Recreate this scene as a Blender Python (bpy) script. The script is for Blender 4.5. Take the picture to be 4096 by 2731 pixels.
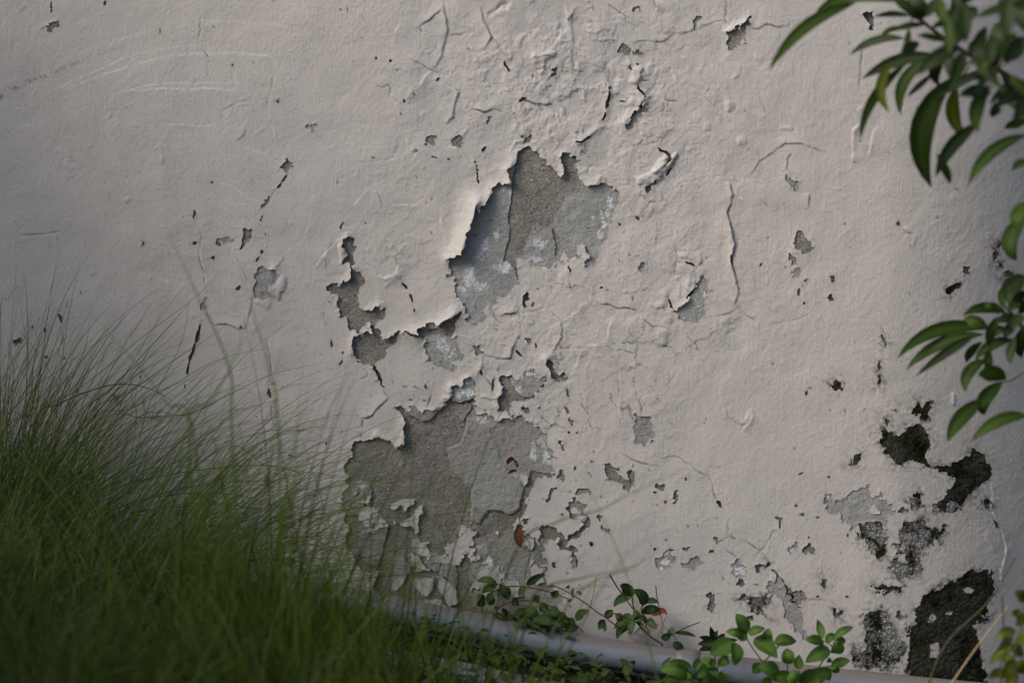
import bpy, math, random
import numpy as np
from mathutils import Vector, Matrix

for o in list(bpy.data.objects):
    bpy.data.objects.remove(o, do_unlink=True)
scene = bpy.context.scene
COL = scene.collection
PI = math.pi

# ------------------------------------------------------------------ camera
TGT = Vector((0.0, 0.0, 0.62))
YAW = math.radians(6.0)
DIST = 85.0 / 36.0 * 2.0
CAMZ = 1.15
hd = math.sqrt(DIST * DIST - (CAMZ - TGT.z) ** 2)
CAM = Vector((math.sin(YAW) * hd, -math.cos(YAW) * hd, CAMZ))
cam_data = bpy.data.cameras.new('camera')
cam_data.lens = 85.0
cam_data.sensor_width = 36.0
cam_data.clip_start = 0.05
cam_data.clip_end = 400.0
cam_data.dof.use_dof = True
cam_data.dof.focus_distance = DIST - 0.02
cam_data.dof.aperture_fstop = 1.8
cam_data.dof.aperture_blades = 9
cam = bpy.data.objects.new('camera', cam_data)
COL.objects.link(cam)
q = (TGT - CAM).to_track_quat('-Z', 'Y')
cam.rotation_euler = q.to_euler()
cam.location = CAM
scene.camera = cam
RM = np.array(q.to_matrix())

# ------------------------------------------------------------------ light
SUN_EL = math.radians(38.0)
SUN_AZ = math.radians(238.0)          # towards the sun: left of and behind the camera
world = bpy.data.worlds.new('World')
scene.world = world
world.use_nodes = True
wn = world.node_tree
wn.nodes.clear()
sky = wn.nodes.new('ShaderNodeTexSky')
sky.sky_type = 'NISHITA'
sky.sun_disc = False
sky.sun_elevation = SUN_EL
sky.sun_rotation = SUN_AZ
sky.air_density = 1.0
sky.dust_density = 3.0
sky.ozone_density = 1.0
bg = wn.nodes.new('ShaderNodeBackground')
bg.inputs['Strength'].default_value = 0.085
wo = wn.nodes.new('ShaderNodeOutputWorld')
wn.links.new(sky.outputs[0], bg.inputs['Color'])
wn.links.new(bg.outputs[0], wo.inputs['Surface'])
sd = bpy.data.lights.new('sun', 'SUN')
sd.energy = 1.45
sd.angle = math.radians(26.0)
sd.color = (1.0, 0.89, 0.77)
sun = bpy.data.objects.new('sun', sd)
COL.objects.link(sun)
sv = Vector((math.sin(SUN_AZ) * math.cos(SUN_EL), math.cos(SUN_AZ) * math.cos(SUN_EL), math.sin(SUN_EL)))
sun.rotation_euler = sv.to_track_quat('Z', 'Y').to_euler()
sun.location = sv * 20
vs = scene.view_settings
vs.view_transform = 'Standard'
vs.look = 'None'
vs.gamma = 1.0
vs.use_curve_mapping = False
vs.exposure = 0.74
scene.render.resolution_x = 1024
scene.render.resolution_y = 682

# ------------------------------------------------------------------ measuring helpers
SPX = 2.0 / 4096.0                    # metres on the wall per unit of the photo

def at(px, py, d=0.0):
    """point at distance d in front of the wall that is seen at photo position px, py"""
    k = 36.0 / 85.0 / 4096.0
    v = RM @ np.array([(px - 2048.0) * k, (1365.5 - py) * k, -1.0])
    t = (-d - CAM.y) / v[1]
    return Vector((CAM.x + v[0] * t, -d, CAM.z + v[2] * t))

def uv_of(px, py):
    p = at(px, py, 0.0)
    return (p.x / SPX + 2048.0, (TGT.z - p.z) / SPX + 1365.5)

CR = {'A1': (1200, 0, 2.24), 'A2': (2000, 0, 2.24), 'A3': (1200, 600, 2.24), 'A4': (2000, 600, 2.24),
      'B1': (1200, 1200, 2.24), 'B2': (2000, 1200, 2.24), 'B3': (1200, 1800, 2.24), 'B4': (2000, 1800, 2.24),
      'L1': (0, 0, 1.723), 'L2': (0, 800, 1.723), 'L3': (0, 1821, 1.723), 'L4': (900, 1821, 1.723),
      'R1': (2796, 0, 1.723), 'R2': (2796, 850, 1.723), 'R3': (2796, 1821, 1.723), 'G': (1900, 2200, 2.138),
      'D': (0, 0, 0.5742)}

def src(c, x, y):
    ox, oy, k = CR[c]
    return (ox + x / k, oy + y / k)

def pts(text):
    """'A3 430,765 450,780 B1 ...' -> wall-plane units"""
    out = []
    c = None
    for t in text.split():
        if t in CR:
            c = t
        else:
            x, y = t.split(',')
            out.append(uv_of(*src(c, float(x), float(y))))
    return out

def ground_z(x):
    xs = [-40, -3.0, -1.0, -0.5, 0.0, 0.46, 1.0, 3.0, 40]
    zs = [0.30, 0.30, 0.20, 0.10, -0.005, -0.075, -0.11, -0.14, -0.14]
    return np.interp(x, xs, zs)

# ------------------------------------------------------------------ tracings of the wall
# holes in the paint: (outline, kind, lift in mm, raggedness in units)
BIG = {
 'H1': ('A2 245,1312 300,1355 330,1390 395,1400 430,1450 460,1510 A4 455,150 470,190 510,205 530,240 580,250 585,215 575,150 560,90 560,50 570,35 630,40 650,60 700,80 705,90 690,100 665,130 665,165 690,190 685,240 700,290 740,325 800,325 860,305 890,265 940,285 965,310 1040,345 1050,370 1065,420 1050,480 1025,520 1010,580 990,640 960,700 950,760 930,820 895,880 880,920 860,960 860,990 855,1030 830,1050 790,1050 765,1000 770,965 800,950 795,920 770,870 735,835 710,870 690,910 690,950 660,965 610,955 600,915 545,940 540,970 490,1000 460,1040 410,1055 350,1040 300,1020 270,985 200,965 135,970 140,1010 170,1060 180,1130 180,1210 A3 1940,1215 1905,1230 1890,1270 1870,1320 1800,1330 1740,1370 1690,1390 1650,1440 1640,1500 B1 1640,150 1630,205 1590,200 1530,210 1500,200 1480,185 1500,160 1490,120 1475,85 1450,60 A3 1440,1350 1405,1330 1400,1280 1380,1220 1385,1190 1410,1170 1360,1145 1335,1100 1330,1060 1335,980 1325,970 1400,955 1450,930 1465,890 1490,800 1510,740 1550,650 1580,570 1583,470 1600,490 1625,580 1640,520 1680,460 1700,410 1710,360 1740,325 1830,320 1880,295 1875,240 1862,180 1890,160 1920,155 1940,110 1960,50 A2 180,1350 215,1325', 3.0, 5),
 'H2': ('A3 430,765 450,780 495,790 500,830 490,900 500,960 510,1020 490,1050 500,1090 550,1110 560,1150 580,1155 575,1200 540,1240 525,1300 515,1350 525,1420 570,1440 620,1445 660,1420 690,1390 720,1388 745,1410 760,1440 B1 760,100 740,160 700,190 672,215 640,235 600,200 580,240 520,280 455,280 450,230 430,190 400,160 360,155 350,100 330,50 A3 350,1330 320,1290 260,1290 255,1210 300,1195 350,1205 390,1180 460,1160 480,1060 470,1010 420,1015 400,1020 385,1000 410,970 405,900 385,820 415,790', 3.0, 5),
 'H3': ('B1 500,310 550,290 600,290 655,300 650,250 672,225 700,290 710,320 780,340 850,300 905,295 960,305 1000,300 1070,300 1100,230 1200,190 1220,230 1270,210 1310,180 1390,120 1445,80 1450,100 1430,160 1400,200 1390,270 1380,350 1430,430 1450,510 1450,570 1400,610 1340,630 1300,640 1220,610 1210,580 1150,550 1140,500 1130,430 1125,380 1140,360 1050,340 990,330 930,310 880,350 820,400 770,440 780,490 740,540 700,560 660,590 680,620 710,640 720,700 750,810 735,800 715,730 680,650 650,600 590,560 530,530 480,490 465,440 470,380', 3.5, 5),
 'H5': ('B1 1820,690 1890,700 1930,710 1960,735 1990,700 2010,660 2060,625 2110,640 2120,700 2150,710 2200,690 2220,720 2150,770 2130,830 2110,870 2100,900 2000,895 1920,905 1880,930 1885,990 1890,1020 1900,1060 1860,1010 1790,990 1780,960 1785,880 1815,830 1810,760 1780,745', 2.5, 5),
 'H6': ('B1 465,1310 545,1270 600,1265 640,1240 690,1200 720,1240 770,1250 820,1270 850,1310 910,1325 930,1300 940,1240 935,1180 945,1080 920,1040 880,1010 870,950 920,965 960,1000 980,960 1060,985 1110,1000 1180,975 1250,960 1290,940 1300,900 1340,870 1370,885 1400,905 1440,905 1530,880 1560,880 1560,930 1580,990 1600,1040 1650,1020 1680,1000 1700,1050 1740,1080 1790,1075 1840,1050 1890,1050 B2 110,1060 150,1035 190,1035 230,1075 280,1080 310,1120 350,1160 390,1175 400,1230 430,1270 435,1340 460,1350 450,1380 480,1420 475,1480 450,1505 490,1530 B4 485,190 470,220 420,240 340,220 310,260 290,330 250,410 230,480 210,540 215,600 260,600 240,640 190,660 210,710 260,740 300,770 320,790 310,830 380,870 350,850 345,800 360,720 345,690 440,680 500,720 560,760 600,790 640,740 720,690 740,650 700,620 640,600 610,560 590,510 610,460 630,430 680,450 740,480 760,520 780,570 810,620 800,680 750,730 700,770 620,790 605,840 650,870 670,910 660,940 710,960 710,1000 690,1060 650,1040 650,990 620,930 570,880 530,850 525,800 490,790 450,830 410,860 400,910 380,960 420,980 430,1030 350,1060 330,1020 320,990 300,990 260,1040 270,1080 330,1090 410,1060 410,1100 370,1150 420,1170 450,1210 500,1250 540,1280 550,1340 580,1350 520,1400 510,1450 560,1500 600,1568 B3 2240,1640 1300,1640 690,1400 650,1250 690,1090 650,1080 600,1080 540,1060 510,1010 470,960 430,870 440,800 430,700 410,620 400,520 370,450 380,370 430,330 400,200 380,160 430,110 450,60', 2.5, 6),
}
# islands of paint left inside them
ISL = ['B3 810,480 900,440 1030,430 1025,480 975,510 940,545 900,490 840,540 810,530',
 'B3 885,650 1010,590 1060,500 1090,480 1110,560 1070,590 1070,650 1060,740 1035,750 1030,700 990,680 900,670',
 'B3 1000,920 1060,950 1090,1000 1130,1050 1180,1070 1150,1085 1130,1070 1050,1075 1020,1090 1010,1000',
 'B3 1015,1130 1060,1170 1120,1140 1200,1130 1190,1220 1160,1270 1130,1310 1080,1290 1030,1240',
 'B3 1560,1100 1640,1050 1790,1035 1775,1080 1820,1110 1860,1170 1850,1220 1780,1190 1700,1150 1600,1150',
 'B3 1250,1130 1340,1180 1400,1260 1400,1370 1330,1400 1280,1300 1240,1230',
 'B3 1960,215 2020,210 2045,250 2040,290 2010,330 1990,300 1960,260',
 'B3 820,1180 900,1130 950,1090 930,1180 860,1260 820,1250',
 'B3 2020,780 2090,800 2100,860 2060,890 2020,840',
 'B3 1100,1350 1240,1330 1330,1420 1240,1450 1120,1400',
 'B3 640,590 700,570 690,640 650,680', 'B3 1820,1160 1960,1180 2010,1310 1930,1330 1850,1260',
 'B3 2060,1080 2110,1010 2140,1060 2200,1060 2170,1100 2180,1170 2120,1200 2080,1160']
# smooth cement slabs inside H2, H3, H5, H6: (outline, extra height in mm)
SLAB = [('B1 930,1000 980,950 1290,900 1320,930 1170,1060 1100,1085 1030,1055', 2.5),
 ('B1 1490,1060 1540,1000 1580,940 1700,1000 1900,1000 2100,1040 2300,1200 2400,1568 B3 2440,60 2350,230 2150,200 2050,180 2050,290 2000,340 1990,420 1970,510 1900,580 1850,580 1820,550 1750,535 1690,540 1650,590 1610,680 1530,620 1535,520 1530,350 1440,280 1380,200 1330,80 1320,0 B1 1320,1330 1440,1280 1480,1150', 0.0),
 ('B3 1560,800 1800,730 1980,690 2050,760 2240,820 2400,900 2400,1480 1900,1500 1560,1400 1500,1100 1550,950', -0.5),
 ('B3 1100,920 1230,910 1250,1000 1250,1080 1210,1110 1180,1070 1120,1030', 1.5),
 ('B3 1280,930 1350,950 1390,1050 1410,1180 1390,1260 1300,1130 1240,1150', 1.5),
 ('B3 830,950 940,960 980,1030 980,1090 900,1180 820,1200', 1.5),
 ('B3 540,680 600,600 700,530 770,620 780,720 745,830 735,890 715,960 690,1050 560,980 520,850', 2.0),
 ('B3 400,330 520,250 620,290 640,370 570,490 540,560 380,600 360,450', 1.0),
 ('B1 1400,990 1500,980 1530,930 1530,990 1460,1080 1440,1090 1400,1020', 1.0),
 ('B1 1495,690 1555,690 1560,760 1600,840 1560,868 1500,900 1440,915 1380,915 1350,880 1350,850 1370,780', 2.5),
 ('B1 1110,340 1250,300 1380,330 1470,430 1470,600 1300,660 1100,560', 0.0),
 ('B1 1880,690 1960,720 2060,600 2240,680 2160,770 2110,850 2060,868 1990,865 1950,830 1900,760', 1.5),
 ('B1 1180,180 1235,220 1225,245 1150,275 1090,280 1080,230', 1.0),
 ('B4 590,420 770,480 800,570 760,640 640,610', 0.0),
 ('B4 620,930 680,960 690,1080 630,1060', 0.0),
 ('B1 800,1260 930,1240 930,1310 900,1328 850,1312', 1.5)]
LEDGE = 'B1 1490,1060 1560,1070 1650,1165 1720,1220 1765,1300 1795,1410 1850,1490 1920,1568 B3 1960,220 2000,340 1990,420 1970,510 1900,580 1850,580 1820,550 1750,535 1690,540 1650,590 1610,680 1530,620 1535,520 1530,350 1440,280 1380,200 1330,80 1320,0 B1 1320,1330 1440,1280 1480,1150'
ROUGH1 = ['A4 95,290 165,30 245,-40 400,45 460,160 530,250 600,250 550,30 640,20 720,80 665,130 690,240 740,330 650,390 590,420 575,500 500,580 480,650 460,700 380,690 330,640 260,760 240,830 210,900 190,960 120,950 160,1060 200,1210 150,1170 130,1050 50,990 20,1005 45,940 60,850 80,720 65,600 95,480 110,400',
          'A4 470,690 520,760 535,840 520,910 470,980 490,880 480,800']
# further holes: polygon text, kind, lift, rag
PH = [
 ('B1 1495,705 1555,705 1560,760 1592,842 1560,885 1540,935 1420,935 1380,920 1350,890 1350,850 1370,800 1380,770 1440,775 1470,740','X',3,4),
 ('B2 430,515 465,515 475,560 470,600 500,650 530,660 570,640 580,665 625,675 610,720 580,710 540,720 510,695 470,700 460,670 440,620 410,570 415,530','R',3,4),
 ('R1 200,230 230,200 265,185 310,150 335,155 335,200 305,250 300,290 260,340 220,365 205,320','R',5,4),
 ('R1 325,140 345,115 372,106 350,135 330,152','K',3,2),
 ('A2 1310,940 1330,1000 1290,1040 1220,1110 1180,1150 1130,1170 1115,1100 1190,1050 1250,960','C',3,4),
 ('A4 1770,1180 1830,1120 1860,1180 1870,1240 1820,1280 1830,1310 1790,1330 1810,1390 1835,1450 1810,1500 1730,1535 1640,1510 1580,1460 1565,1430 1610,1445 1640,1400 1690,1330 1740,1270 1755,1230','C',3,4),
 ('A4 210,1275 255,1310 240,1340 245,1390 230,1420 215,1400 200,1360 205,1320','K',2,4),
 ('B1 1545,405 1600,415 1640,480 1600,515 1570,480','R',3,3),
 ('B2 570,1240 585,1250 575,1300 600,1360 590,1365 560,1310 540,1290','R',3,3),
 ('B2 1220,1035 1260,1030 1300,1050 1350,1070 1365,1110 1340,1140 1360,1210 1335,1290 1290,1340 1260,1310 1250,1270 1210,1280 1205,1200 1200,1150 1215,1090','C',1,4),
 ('B4 930,135 1040,140 1050,160 1030,190 1075,230 1120,265 1140,250 1150,160 1190,200 1185,260 1170,340 1160,375 1100,330 1090,290 1040,265 970,230 940,180','R',2,4),
 ('B4 480,325 500,350 490,400 450,430 430,460 410,475 400,410 430,405 445,350','R',1,4),
 ('B4 670,385 710,350 760,335 795,350 795,410 760,390 710,405','R',2,4),
 ('B4 1380,970 1440,950 1500,870 1540,930 1570,960 1550,1020 1500,1060 1450,1075 1400,1040','C',1,5),
 ('B4 1640,1020 1690,950 1740,940 1790,990 1815,1010 1770,1050 1745,1090 1700,1060','C',1,5),
 ('D 2020,985 2060,1000 2080,990 2110,975 2135,990 2140,1020 2125,1060 2140,1075 2100,1060 2060,1060 2030,1040','M',1,9),
 ('D 2145,1070 2200,1070 2240,1040 2270,1060 2283,1085 2275,1110 2250,1130 2225,1150 2210,1170 2160,1180 2145,1165 2165,1145 2185,1130 2190,1110 2180,1090','M',1,9),
 ('D 2140,1066 2165,1078 2165,1086 2138,1078','M',1,4),
 ('R3 1600,350 1640,330 1700,290 1800,300 1870,310 1810,370 1740,400 1680,390 1610,375','N',1,8),
 ('R3 1410,470 1470,455 1530,440 1560,510 1620,510 1690,505 1710,550 1680,590 1620,570 1590,620 1540,680 1510,740 1430,740 1440,700 1400,680 1365,690 1360,650 1335,620 1390,600 1390,550','N',1,8),
 ('R3 1510,730 1520,830 1470,820 1400,860 1360,850 1350,790 1320,760 1350,720 1430,750','N',1,8),
 ('R3 1200,930 1270,890 1400,900 1400,925 1300,935 1210,940','M',1,6),
 ('R3 1500,1080 1540,1010 1590,960 1680,930 1740,880 1800,880 1840,820 1950,830 2060,870 2050,980 2000,1080 2010,1140 1950,1160 1900,1200 1930,1300 1970,1420 2000,1640 1450,1640 1450,1200 1520,1130','M',1,10),
 ('R3 1120,1100 1200,1070 1270,1060 1310,1100 1330,1180 1380,1250 1420,1320 1400,1400 1330,1480 1200,1470 1120,1480 1060,1400 1070,1300 1130,1330 1170,1300 1140,1250 1150,1180','N',1,9),
 ('R3 870,260 920,265 930,300 1000,300 1000,270 1060,250 1110,230 1160,200 1180,250 1220,290 1260,260 1250,310 1320,330 1340,360 1340,410 1290,420 1280,520 1100,480 1060,520 1040,490 1040,460 990,460 970,400 910,400 880,360','C',1,7),
 ('R3 1290,410 1280,520 1290,580 1260,620 1270,700 1250,715 1190,660 1160,620 1160,570 1110,550 1100,480 1180,440','N',1,7),
 ('R2 1500,1300 1540,1330 1600,1320 1570,1390 1570,1430 1530,1430 1520,1380 1460,1380','M',1,6),
 ('R2 650,170 680,130 720,145 760,200 780,235 730,280 690,265 655,230','R',2,4),
 ('R1 600,1190 625,1195 640,1250 660,1260 680,1240 670,1320 640,1310 600,1260','C',2,4),
 ('R1 1130,95 1190,85 1200,190 1170,200 1160,130','K',2,4),
 ('R3 470,870 530,880 550,840 600,880 640,980 680,1050 720,1130 740,1220 735,1270 700,1250 650,1160 590,1090 590,1040 560,980 480,960','C',1,5),
 ('R3 340,990 480,960 500,1000 440,1050 470,1110 380,1080 350,1060','N',1,6),
 ('L1 290,210 330,190 370,150 415,145 400,200 350,215','R',2,5),
 ('L1 1945,1150 1975,1110 2010,1120 2000,1160 1970,1200 1960,1175','R',2,4),
 ('L2 1700,195 1730,200 1720,260 1680,320 1655,345 1670,270','R',2,4),
 ('L2 1765,480 1800,455 1895,470 1900,500 1880,560 1860,620 1865,660 1840,690 1760,680 1755,600','C',2,3),
]
# small holes: crop, x, y, rx, ry, tilt in degrees, kind
EH = '''A1 1170 1260 48 52 20 R;A1 1415 1260 48 72 0 R;A1 1650 1335 26 16 -30 K;A1 1330 1430 20 12 0 K;A1 2020 1235 40 30 0 R;A1 1690 1080 42 18 -35 R
A1 935 905 14 18 0 K;A1 1235 715 11 17 0 K;A1 820 550 14 13 0 K;A1 660 1415 15 7 10 K;A1 100 1135 28 38 0 C;A1 690 520 12 13 0 R;A1 2000 872 52 18 -38 K;A1 430 95 6 25 0 C;A1 2092 685 7 18 10 K
A2 478 622 25 24 0 R;A2 465 675 28 20 0 R;A2 1120 445 60 44 0 R;A2 1225 465 36 22 0 R;A2 1230 90 25 23 0 R;A2 1235 577 12 13 0 K;A2 1765 170 38 26 -35 R;A2 1738 215 18 45 10 R;A2 1100 908 22 11 0 R;A2 800 25 10 6 0 K
A3 375 675 11 42 15 R;A3 1180 750 7 12 0 K;A3 340 295 6 12 0 K;A3 590 660 8 10 0 K
A4 1272 1065 40 46 0 C;A4 2165 435 11 16 20 K;A4 905 1235 13 12 0 K;A4 965 1258 10 8 0 K;A4 1190 1335 8 20 0 K;A4 1065 665 12 15 0 K;A4 790 1355 8 8 0 K;A4 340 1248 8 7 0 K;A4 1320 345 34 32 20 C;A4 300 1410 20 20 0 K;A4 1225 620 18 22 20 C
B1 285 390 15 35 -8 R;B1 380 470 10 22 0 R;B1 360 560 14 42 35 R;B1 1628 655 10 26 -30 K;B1 1735 745 11 55 8 C;B1 1720 822 7 14 0 K;B1 1965 340 7 14 0 K;B1 985 900 18 10 0 K;B1 1160 905 8 50 18 C;B1 940 775 20 6 10 K;B1 235 1280 12 14 0 K;B1 545 1215 8 14 0 K;B1 555 1100 8 30 0 R;B1 515 1040 7 6 0 K;B1 615 1045 6 8 0 K;B1 1115 900 16 7 0 K;B1 1120 770 12 24 0 C
B2 245 365 30 22 40 R;B2 322 403 12 18 0 R;B2 605 835 14 58 -8 R;B2 590 985 20 46 -8 R;B2 655 1110 19 35 -8 R;B2 610 1182 18 10 0 K;B2 690 1192 16 9 0 K;B2 235 985 36 26 15 C;B2 350 960 10 26 -15 R;B2 375 1060 8 14 0 R;B2 465 1128 11 10 0 R;B2 820 1440 10 18 10 R;B2 845 1360 5 12 0 K;B2 678 1503 14 20 10 R;B2 1350 770 9 7 0 K
B4 550 235 26 46 0 R;B4 885 597 24 30 0 R;B4 935 685 17 68 -38 R;B4 812 840 30 36 0 K;B4 730 855 7 10 0 K;B4 555 580 10 10 0 K;B4 480 1020 25 22 0 C;B4 605 1098 8 10 0 K;B4 798 205 12 8 30 K;B4 628 373 10 8 0 K;B4 685 270 6 8 0 K;B4 1670 250 10 28 0 C;B4 1440 318 38 22 -8 C;B4 1585 405 20 56 10 W;B4 1485 450 20 18 20 W;B4 1393 378 15 13 0 W;B4 1965 482 13 42 -25 K;B4 1945 800 15 36 -15 R;B4 1670 885 26 22 0 R;B4 1487 803 12 8 0 K;B4 1210 622 10 9 0 R;B4 1895 905 25 14 0 W;B4 1380 885 15 22 0 C;B4 2150 1060 62 82 10 C;B4 2140 1190 36 40 0 W;B4 1903 1340 30 40 0 C;B4 1900 1400 45 34 0 R;B4 2180 1310 62 20 10 N;B4 1550 888 20 10 0 W;B4 716 1212 6 8 0 K;B4 615 1222 30 24 10 C;B4 710 1278 30 12 20 C;B4 628 1400 6 14 0 R;B4 1790 203 9 9 0 R;B4 1344 182 6 6 0 R;B4 1688 680 8 12 0 R;B4 1408 492 6 8 0 K;B4 1870 625 28 8 -8 W;B4 910 414 8 10 -30 C
R3 1415 382 44 20 -8 C;R3 1500 318 36 56 10 N;R3 1080 28 38 20 -45 M;R3 120 580 15 28 -15 R;R3 655 645 38 34 0 C;R3 755 650 36 26 0 R;R3 550 445 15 15 0 R;R3 555 482 14 28 0 W;R3 90 985 30 25 0 C;R3 90 1040 38 28 0 R;R3 400 770 26 28 0 C;R3 465 745 18 16 0 N;R3 690 965 38 50 10 R;R3 365 1125 22 20 0 C;R3 865 885 12 36 -12 M;R3 945 1085 16 50 -28 M;R3 820 970 14 14 30 R;R3 1375 1110 36 14 10 N;R3 140 335 10 32 -28 K;R3 615 930 14 110 -32 M;R3 705 120 18 7 -20 R;R3 885 148 10 12 0 R;R3 670 342 10 10 0 R;R3 712 400 18 8 0 R;R3 815 432 14 9 0 R;R3 1023 968 11 11 0 R;R3 1026 550 9 16 0 R;R3 752 570 9 8 0 R;R3 398 882 9 12 0 R;R3 1272 640 14 24 0 M;R3 2000 370 30 30 10 N;R3 2068 510 12 30 -20 C
R2 945 1190 34 28 0 M;R2 1272 880 9 52 -20 M;R2 1245 1150 9 42 0 M;R2 1240 1065 8 30 10 M;R2 1752 525 68 20 -36 M;R2 1290 1440 8 30 0 N;R2 1425 1465 14 6 0 N;R2 645 318 20 38 -15 R;R2 665 415 28 34 10 C;R2 735 465 16 11 0 R;R2 706 560 14 30 0 C;R2 910 458 16 14 0 R;R2 900 580 22 24 0 C;R2 727 628 7 12 0 C;R2 740 1240 12 15 0 C;R2 1365 68 14 16 0 R;R2 2095 230 25 15 0 N;R2 2055 310 22 30 20 N;R2 2100 380 10 20 0 N;R2 2150 455 30 22 0 N;R2 1350 1365 12 8 0 N;R2 228 330 10 46 -5 R;R2 425 362 9 22 35 R;R2 1850 400 26 30 40 C
L1 350 50 7 50 0 C;L1 718 20 10 18 10 R;L1 1105 220 6 18 0 R;L1 1910 703 11 10 0 R;L1 1832 1398 15 62 28 R;L1 1460 1257 9 9 -20 R;L1 1600 452 7 9 0 C;L1 875 742 5 5 0 R
L2 1327 90 13 20 0 C;L2 1545 283 55 20 5 C;L2 1502 308 16 20 0 W;L2 1355 298 22 14 0 W;L2 1412 700 18 46 20 C;L2 1350 940 20 46 10 C;L2 1665 880 12 9 0 K;L2 410 815 20 32 5 C;L2 125 975 28 19 0 C;L2 325 1080 14 14 0 C;L2 1772 410 10 16 20 R;L2 1642 610 12 20 35 C;L2 820 1385 28 36 0 C;L2 1090 1490 70 24 -28 C;L2 545 640 7 16 0 C;L2 305 900 9 20 0 C;L2 222 875 7 12 0 C;L2 1850 1335 8 34 -10 R;L2 1832 240 6 10 0 R;L2 1802 362 7 16 25 R;L2 990 300 8 24 0 C;L2 1475 400 12 14 0 C;L2 445 1090 9 9 0 C;L2 965 1220 8 14 0 W;L2 1890 1270 6 8 0 R
L3 1855 190 18 46 5 C;L3 1387 145 7 32 0 R;L3 2000 5 14 12 0 R;L3 75 205 10 14 0 C'''
# open cracks wide enough to be gaps (polyline, width in photo units)
GAP = ['A2 970,740 985,790 978,860 955,930 945,1000 922,1070 885,1120|8', 'A2 885,1150 840,1200 780,1240 720,1270 650,1268|7',
 'A2 1275,600 1265,650 1265,700 1240,760 1245,810 1290,850 1310,900 1270,940 1230,980 1180,1050 1120,1100 1125,1170|5.5',
 'A2 1155,580 1170,620 1185,660|5', 'A2 1400,1300 1440,1350 1500,1380 1525,1420 1490,1470 1440,1530|7',
 'A2 1590,1380 1570,1450 1520,1520 A4 1500,210 1440,240 1390,230 1365,215|6', 'A4 1410,260 1370,300 1290,330|5',
 'A4 1590,1000 1650,1010 1720,1025 1760,1055|6', 'A4 1850,965 1800,1020 1755,1080 1770,1150 1750,1240 1690,1310 1650,1400 1610,1445|6',
 'A3 890,1155 940,1220 970,1260 1000,1340 1020,1420 1040,1475|11', 'A1 1810,480 1840,570 1870,610 1895,660|6',
 'A3 1550,60 1580,130 1590,270 1620,340|4.5', 'B1 650,595 690,640 720,720 745,810|7', 'B2 140,440 210,510|5', 'B2 330,410 420,515|5',
 'L2 1390,830 1370,900 1340,1000 1310,1100 1280,1230 1265,1330|7', 'L2 1845,1250 1848,1290 1860,1350 1870,1400|6',
 'A1 1070,1360 1140,1385 1230,1420 1290,1470|4', 'A4 1500,1310 1540,1400 1565,1430|5', 'B2 1490,320 1500,380 1490,415 1420,415|4.5',
 'L1 1990,1190 1940,1260 1900,1310|5','L1 1815,1470 1790,1568|5', 'A4 585,1000 632,1080 628,1110|5','A4 1330,475 1280,550 1225,620|4.5',
 'R3 910,990 945,1060|5','R3 450,750 520,790 560,850|5','A3 1555,455 1583,465|4']
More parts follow.
